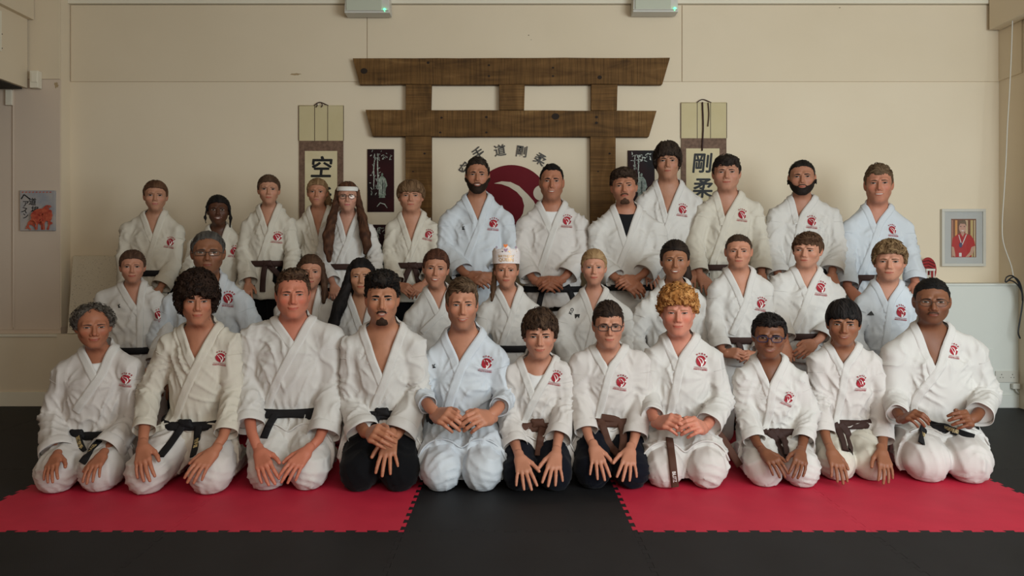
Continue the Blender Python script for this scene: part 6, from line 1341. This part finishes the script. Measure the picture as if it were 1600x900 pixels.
 dict(row=3, wpx=43, label='young man with moustache and black T-shirt standing in back row', head=(975, 264, 320, 292), hair='curlhi', haircol=(.022, .013, .009), haircol2=(.06, .036, .024), skin=(.46, .22, .14), smile=.7, beards=['moust', 'goatee'], beardcol=(.06, .03, .018), w=.94, stubble=.1, hs=dict(curl=.006, tops=[((0, -.022, .080), (.072, .086, .040))]), sh=((919, 348), (1040, 348)), V=(979, 372), tee=M_teeblack, teez=.012, bulk=1.0, off=-.08, armL=(932, 404, 960, 434, 17), handL=(972, 438, 1000, 462, 'curl'), armR=(1032, 400, 1006, 428, 18), handR=(994, 436, 968, 448, 'curl'), wb=.18, turn=(0, 0, -3)),
 dict(row=3, wpx=40, label='tallest young man with thick dark fringe standing in back row', head=(1043, 226, 282, 253.5), hair='mop', haircol=(.016, .010, .008), haircol2=(.045, .03, .022), skin=(.45, .235, .155), smile=.0, w=.90, jaw=.95, dark=1, sh=((992, 306), (1099, 308)), V=(1043, 336), logo=(1068, 327, 7.5), logorot=-8, bulk=.95, gi=M_gi, open=1.25, armL=(1000, 370, 1008, 415, 15), armR=(1094, 372, 1084, 415, 15), off=.06, belt=(1020, 1070, 415)),
 dict(row=3, wpx=45, label='young man with short dark fringe in front of the scroll with two characters', head=(1135, 242.5, 297.5, 271), hair='side', haircol=(.014, .010, .009), haircol2=(.035, .025, .02), skin=(.50, .26, .18), smile=.4, w=.94, fat=.5, sh=((1088, 320), (1192, 318)), belt=(1098, 1142, 418), beltm=M_darkbrownbelt, V=(1133, 340), logo=(1162, 335, 7.5), bulk=1.0, gi=M_gicream, lapm=M_lapelcream, armL=(1086, 380, 1092, 425, 15), armR=(1188, 380, 1190, 425, 17), hem=470, marks=[([(-.5, -.9), (.5, -.9), (.5, .9), (-.5, .9)], 1104, 434, 9, -8, M_inkblack), ([(-.5, -.9), (.5, -.9), (.5, .9), (-.5, .9)], 1104, 434, 6.5, -8, M_whitethread)], hs=dict(zl=(.046, .048, .036, -.010, .006, -.040, -.075))),
 dict(row=3, wpx=43, label='bearded man with black ear plugs standing in back row', head=(1253, 251, 305, 278), hair='crop', haircol=(.010, .008, .007), haircol2=(.028, .022, .018), skin=(.44, .215, .14), smile=.45, beards=['full'], beardcol=(.016, .011, .009), brow=1.1, dark=1, w=.93, earplug=1, sh=((1199, 326), (1312, 326)), V=(1249, 338), logo=(1270, 346, 7.5), bulk=1.05, gi=M_gi, armL=(1206, 392, 1216, 430, 17), armR=(1308, 388, 1300, 425, 18), belt=(1228, 1270, 424)),
 dict(row=3, wpx=44, label='man with light brown hair standing nearest the framed photograph', head=(1373, 262, 321, 288), hair='short', haircol=(.085, .050, .028), haircol2=(.17, .11, .065), skin=(.54, .25, .17), blush=.6, smile=.4, teeth=.5, w=.90, nose=1.1, sh=((1315, 345), (1426, 345)), belt=(1330, 1372, 434), beltm=M_darkbrownbelt, V=(1372, 350), logo=(1399, 359, 7.2), logorot=-4, bulk=1.0, gi=M_gicool, lapm=M_lapelcool, armL=(1322, 400, 1324, 446, 16), armR=(1422, 395, 1430, 440, 17), hem=470, hs=dict(zl=(.050, .056, .040, -.010, .006, -.040, -.075), tt=.016), ends=[([(1344, 436), (1338, 448), (1336, 462)],)]),
]
BUILT = []
for _i, _s in enumerate(P_):
    _s['seed'] = _i * 1.7 + 1
    if _s.get('ears') and False: pass
    BUILT.append(person(_s))
    # things worn
    H = BUILT[-1]['H']; root = BUILT[-1]['root']
    if _s.get('headband'):
        C = []
        for a in np.linspace(0, 2 * np.pi, 40, endpoint=False): C.append((.083 * math.sin(a), .012 - .10 * math.cos(a) * (1 if math.cos(a) > 0 else .95), .066 + .012 * math.cos(a) * -.5 - .0))
        C = np.array(C, f32)
        t = np.linspace(-1, 1, 5); Pb = []
        for v in t:
            q = C.copy(); q[:, 2] += v * .017; r = 1 - .06 * v - .05 * v * v; q[:, 0] *= r; q[:, 1] = .012 + (q[:, 1] - .012) * r; Pb.append(q)
        link('headband', new_mesh('headband', H.W(np.concatenate(Pb)), grid_faces(5, 40, True)[:, ::-1], [M_whitethread]), root)
    if _s.get('earplug'):
        for sd in (-1, 1):
            C = np.array([(sd * .083, -.004 + .008 * math.cos(a), -.034 + .008 * math.sin(a)) for a in np.linspace(0, 2 * np.pi, 14, endpoint=False)]); e = tube(H.W(C), .0035, 6, cl=True); link('ear_plug', new_mesh('ear_plug', e[0], e[1], [M_black]), root)
    if _s.get('crown'):
        n = 64; th = np.linspace(0, 2 * np.pi, n, endpoint=False); R = .090; up = []
        for a in th:
            f = (a + math.pi) % (2 * math.pi) - math.pi   # 0 = front
            h_ = .098 + .030 * max(0, 1 - abs(f) / .38) + .012 * max(0, 1 - abs(abs(f) - .95) / .16) if abs(f) < 1.2 else .090
            up.append(h_)
        up = np.array(up); rows = []
        for k in np.linspace(0, 1, 6):
            r = R * (1 + .03 * k); rows.append(np.stack([r * np.sin(th), .010 - r * 1.04 * np.cos(th), .043 + up * k + .006 * np.cos(th)], 1))
        Pc = np.concatenate(rows + [rows[-1] * V3(.985, .985, 1), rows[0] * V3(.985, .985, 1)])
        cr = link('paper_crown', new_mesh('paper_crown', H.W(Pc), grid_faces(8, n, True)[:, ::-1], [mat('crown_card', (.80, .72, .70), .6)]), root)
        def on(P2, x0, z0): 
            a = (P2[:, 0] + x0) / R; z = P2[:, 1] + z0; r = R * (1 + .03 * (z - .049) / .1) + .0012; return H.W(np.stack([r * np.sin(a), .010 - r * 1.04 * np.cos(a), z + .006 * (np.cos(a) - 1)], 1))
        mg = mat('crown_gold', (.62, .38, .17), .4, .5, .4); mo = mat('crown_orange', (.85, .22, .05), .5); mp = mat('crown_mauve', (.40, .25, .35), .5)
        for tx, sz, zz, bo in (('BIRTHDAY', .0225, .096, .0004), ('QUEEN', .031, .072, .0008)):
            P2, F2 = text2d(tx, sz, bo); link('lettering', new_mesh('lettering', on(P2, 0, zz), F2, [mg], smooth=False), cr)
        def heart(s): return [(s * .9 * math.sin(a) ** 3, s * (.8 * math.cos(a) - .32 * math.cos(2 * a) - .12 * math.cos(3 * a))) for a in np.linspace(0, 2 * np.pi, 22, endpoint=False)]
        for s_, x0, z0, m_ in ((.015, -.004, .167, mo), (.014, -.003, .138, mp), (.006, -.024, .128, M_black), (.007, .02, .128, mg)):
            P2, F2 = ear_clip(heart(s_)); link('heart', new_mesh('heart', on(P2, x0, z0), F2, [m_], smooth=False), cr)
        rr = random.Random(3); Ps = []; Fs = []
        for k in range(70):
            a = rr.uniform(-.085, .085); z = rr.choice([rr.uniform(.11, .15), rr.uniform(.055, .15)]); s_ = rr.uniform(.0012, .0026); b = len(Ps) * 4; Ps.append(np.array([(a - s_, z), (a, z - s_), (a + s_, z), (a, z + s_)])); Fs += [(b, b + 1, b + 2), (b, b + 2, b + 3)]
        link('confetti_print', new_mesh('confetti_print', on(np.concatenate(Ps), 0, 0), Fs, [mg], smooth=False), cr)['kind'] = 'stuff'
        for sd in (-1, 1):
            C = on(np.array([(sd * .066 + .006 * math.cos(a), .158 + .006 * math.sin(a)) for a in np.linspace(0, 2 * np.pi, 14, endpoint=False)]), 0, 0); e = tube(C, .0022, 5, cl=True); link('ring_charm', new_mesh('ring_charm', e[0], e[1], [mp]), cr)
print('people', round(time.time() - T_START, 1))
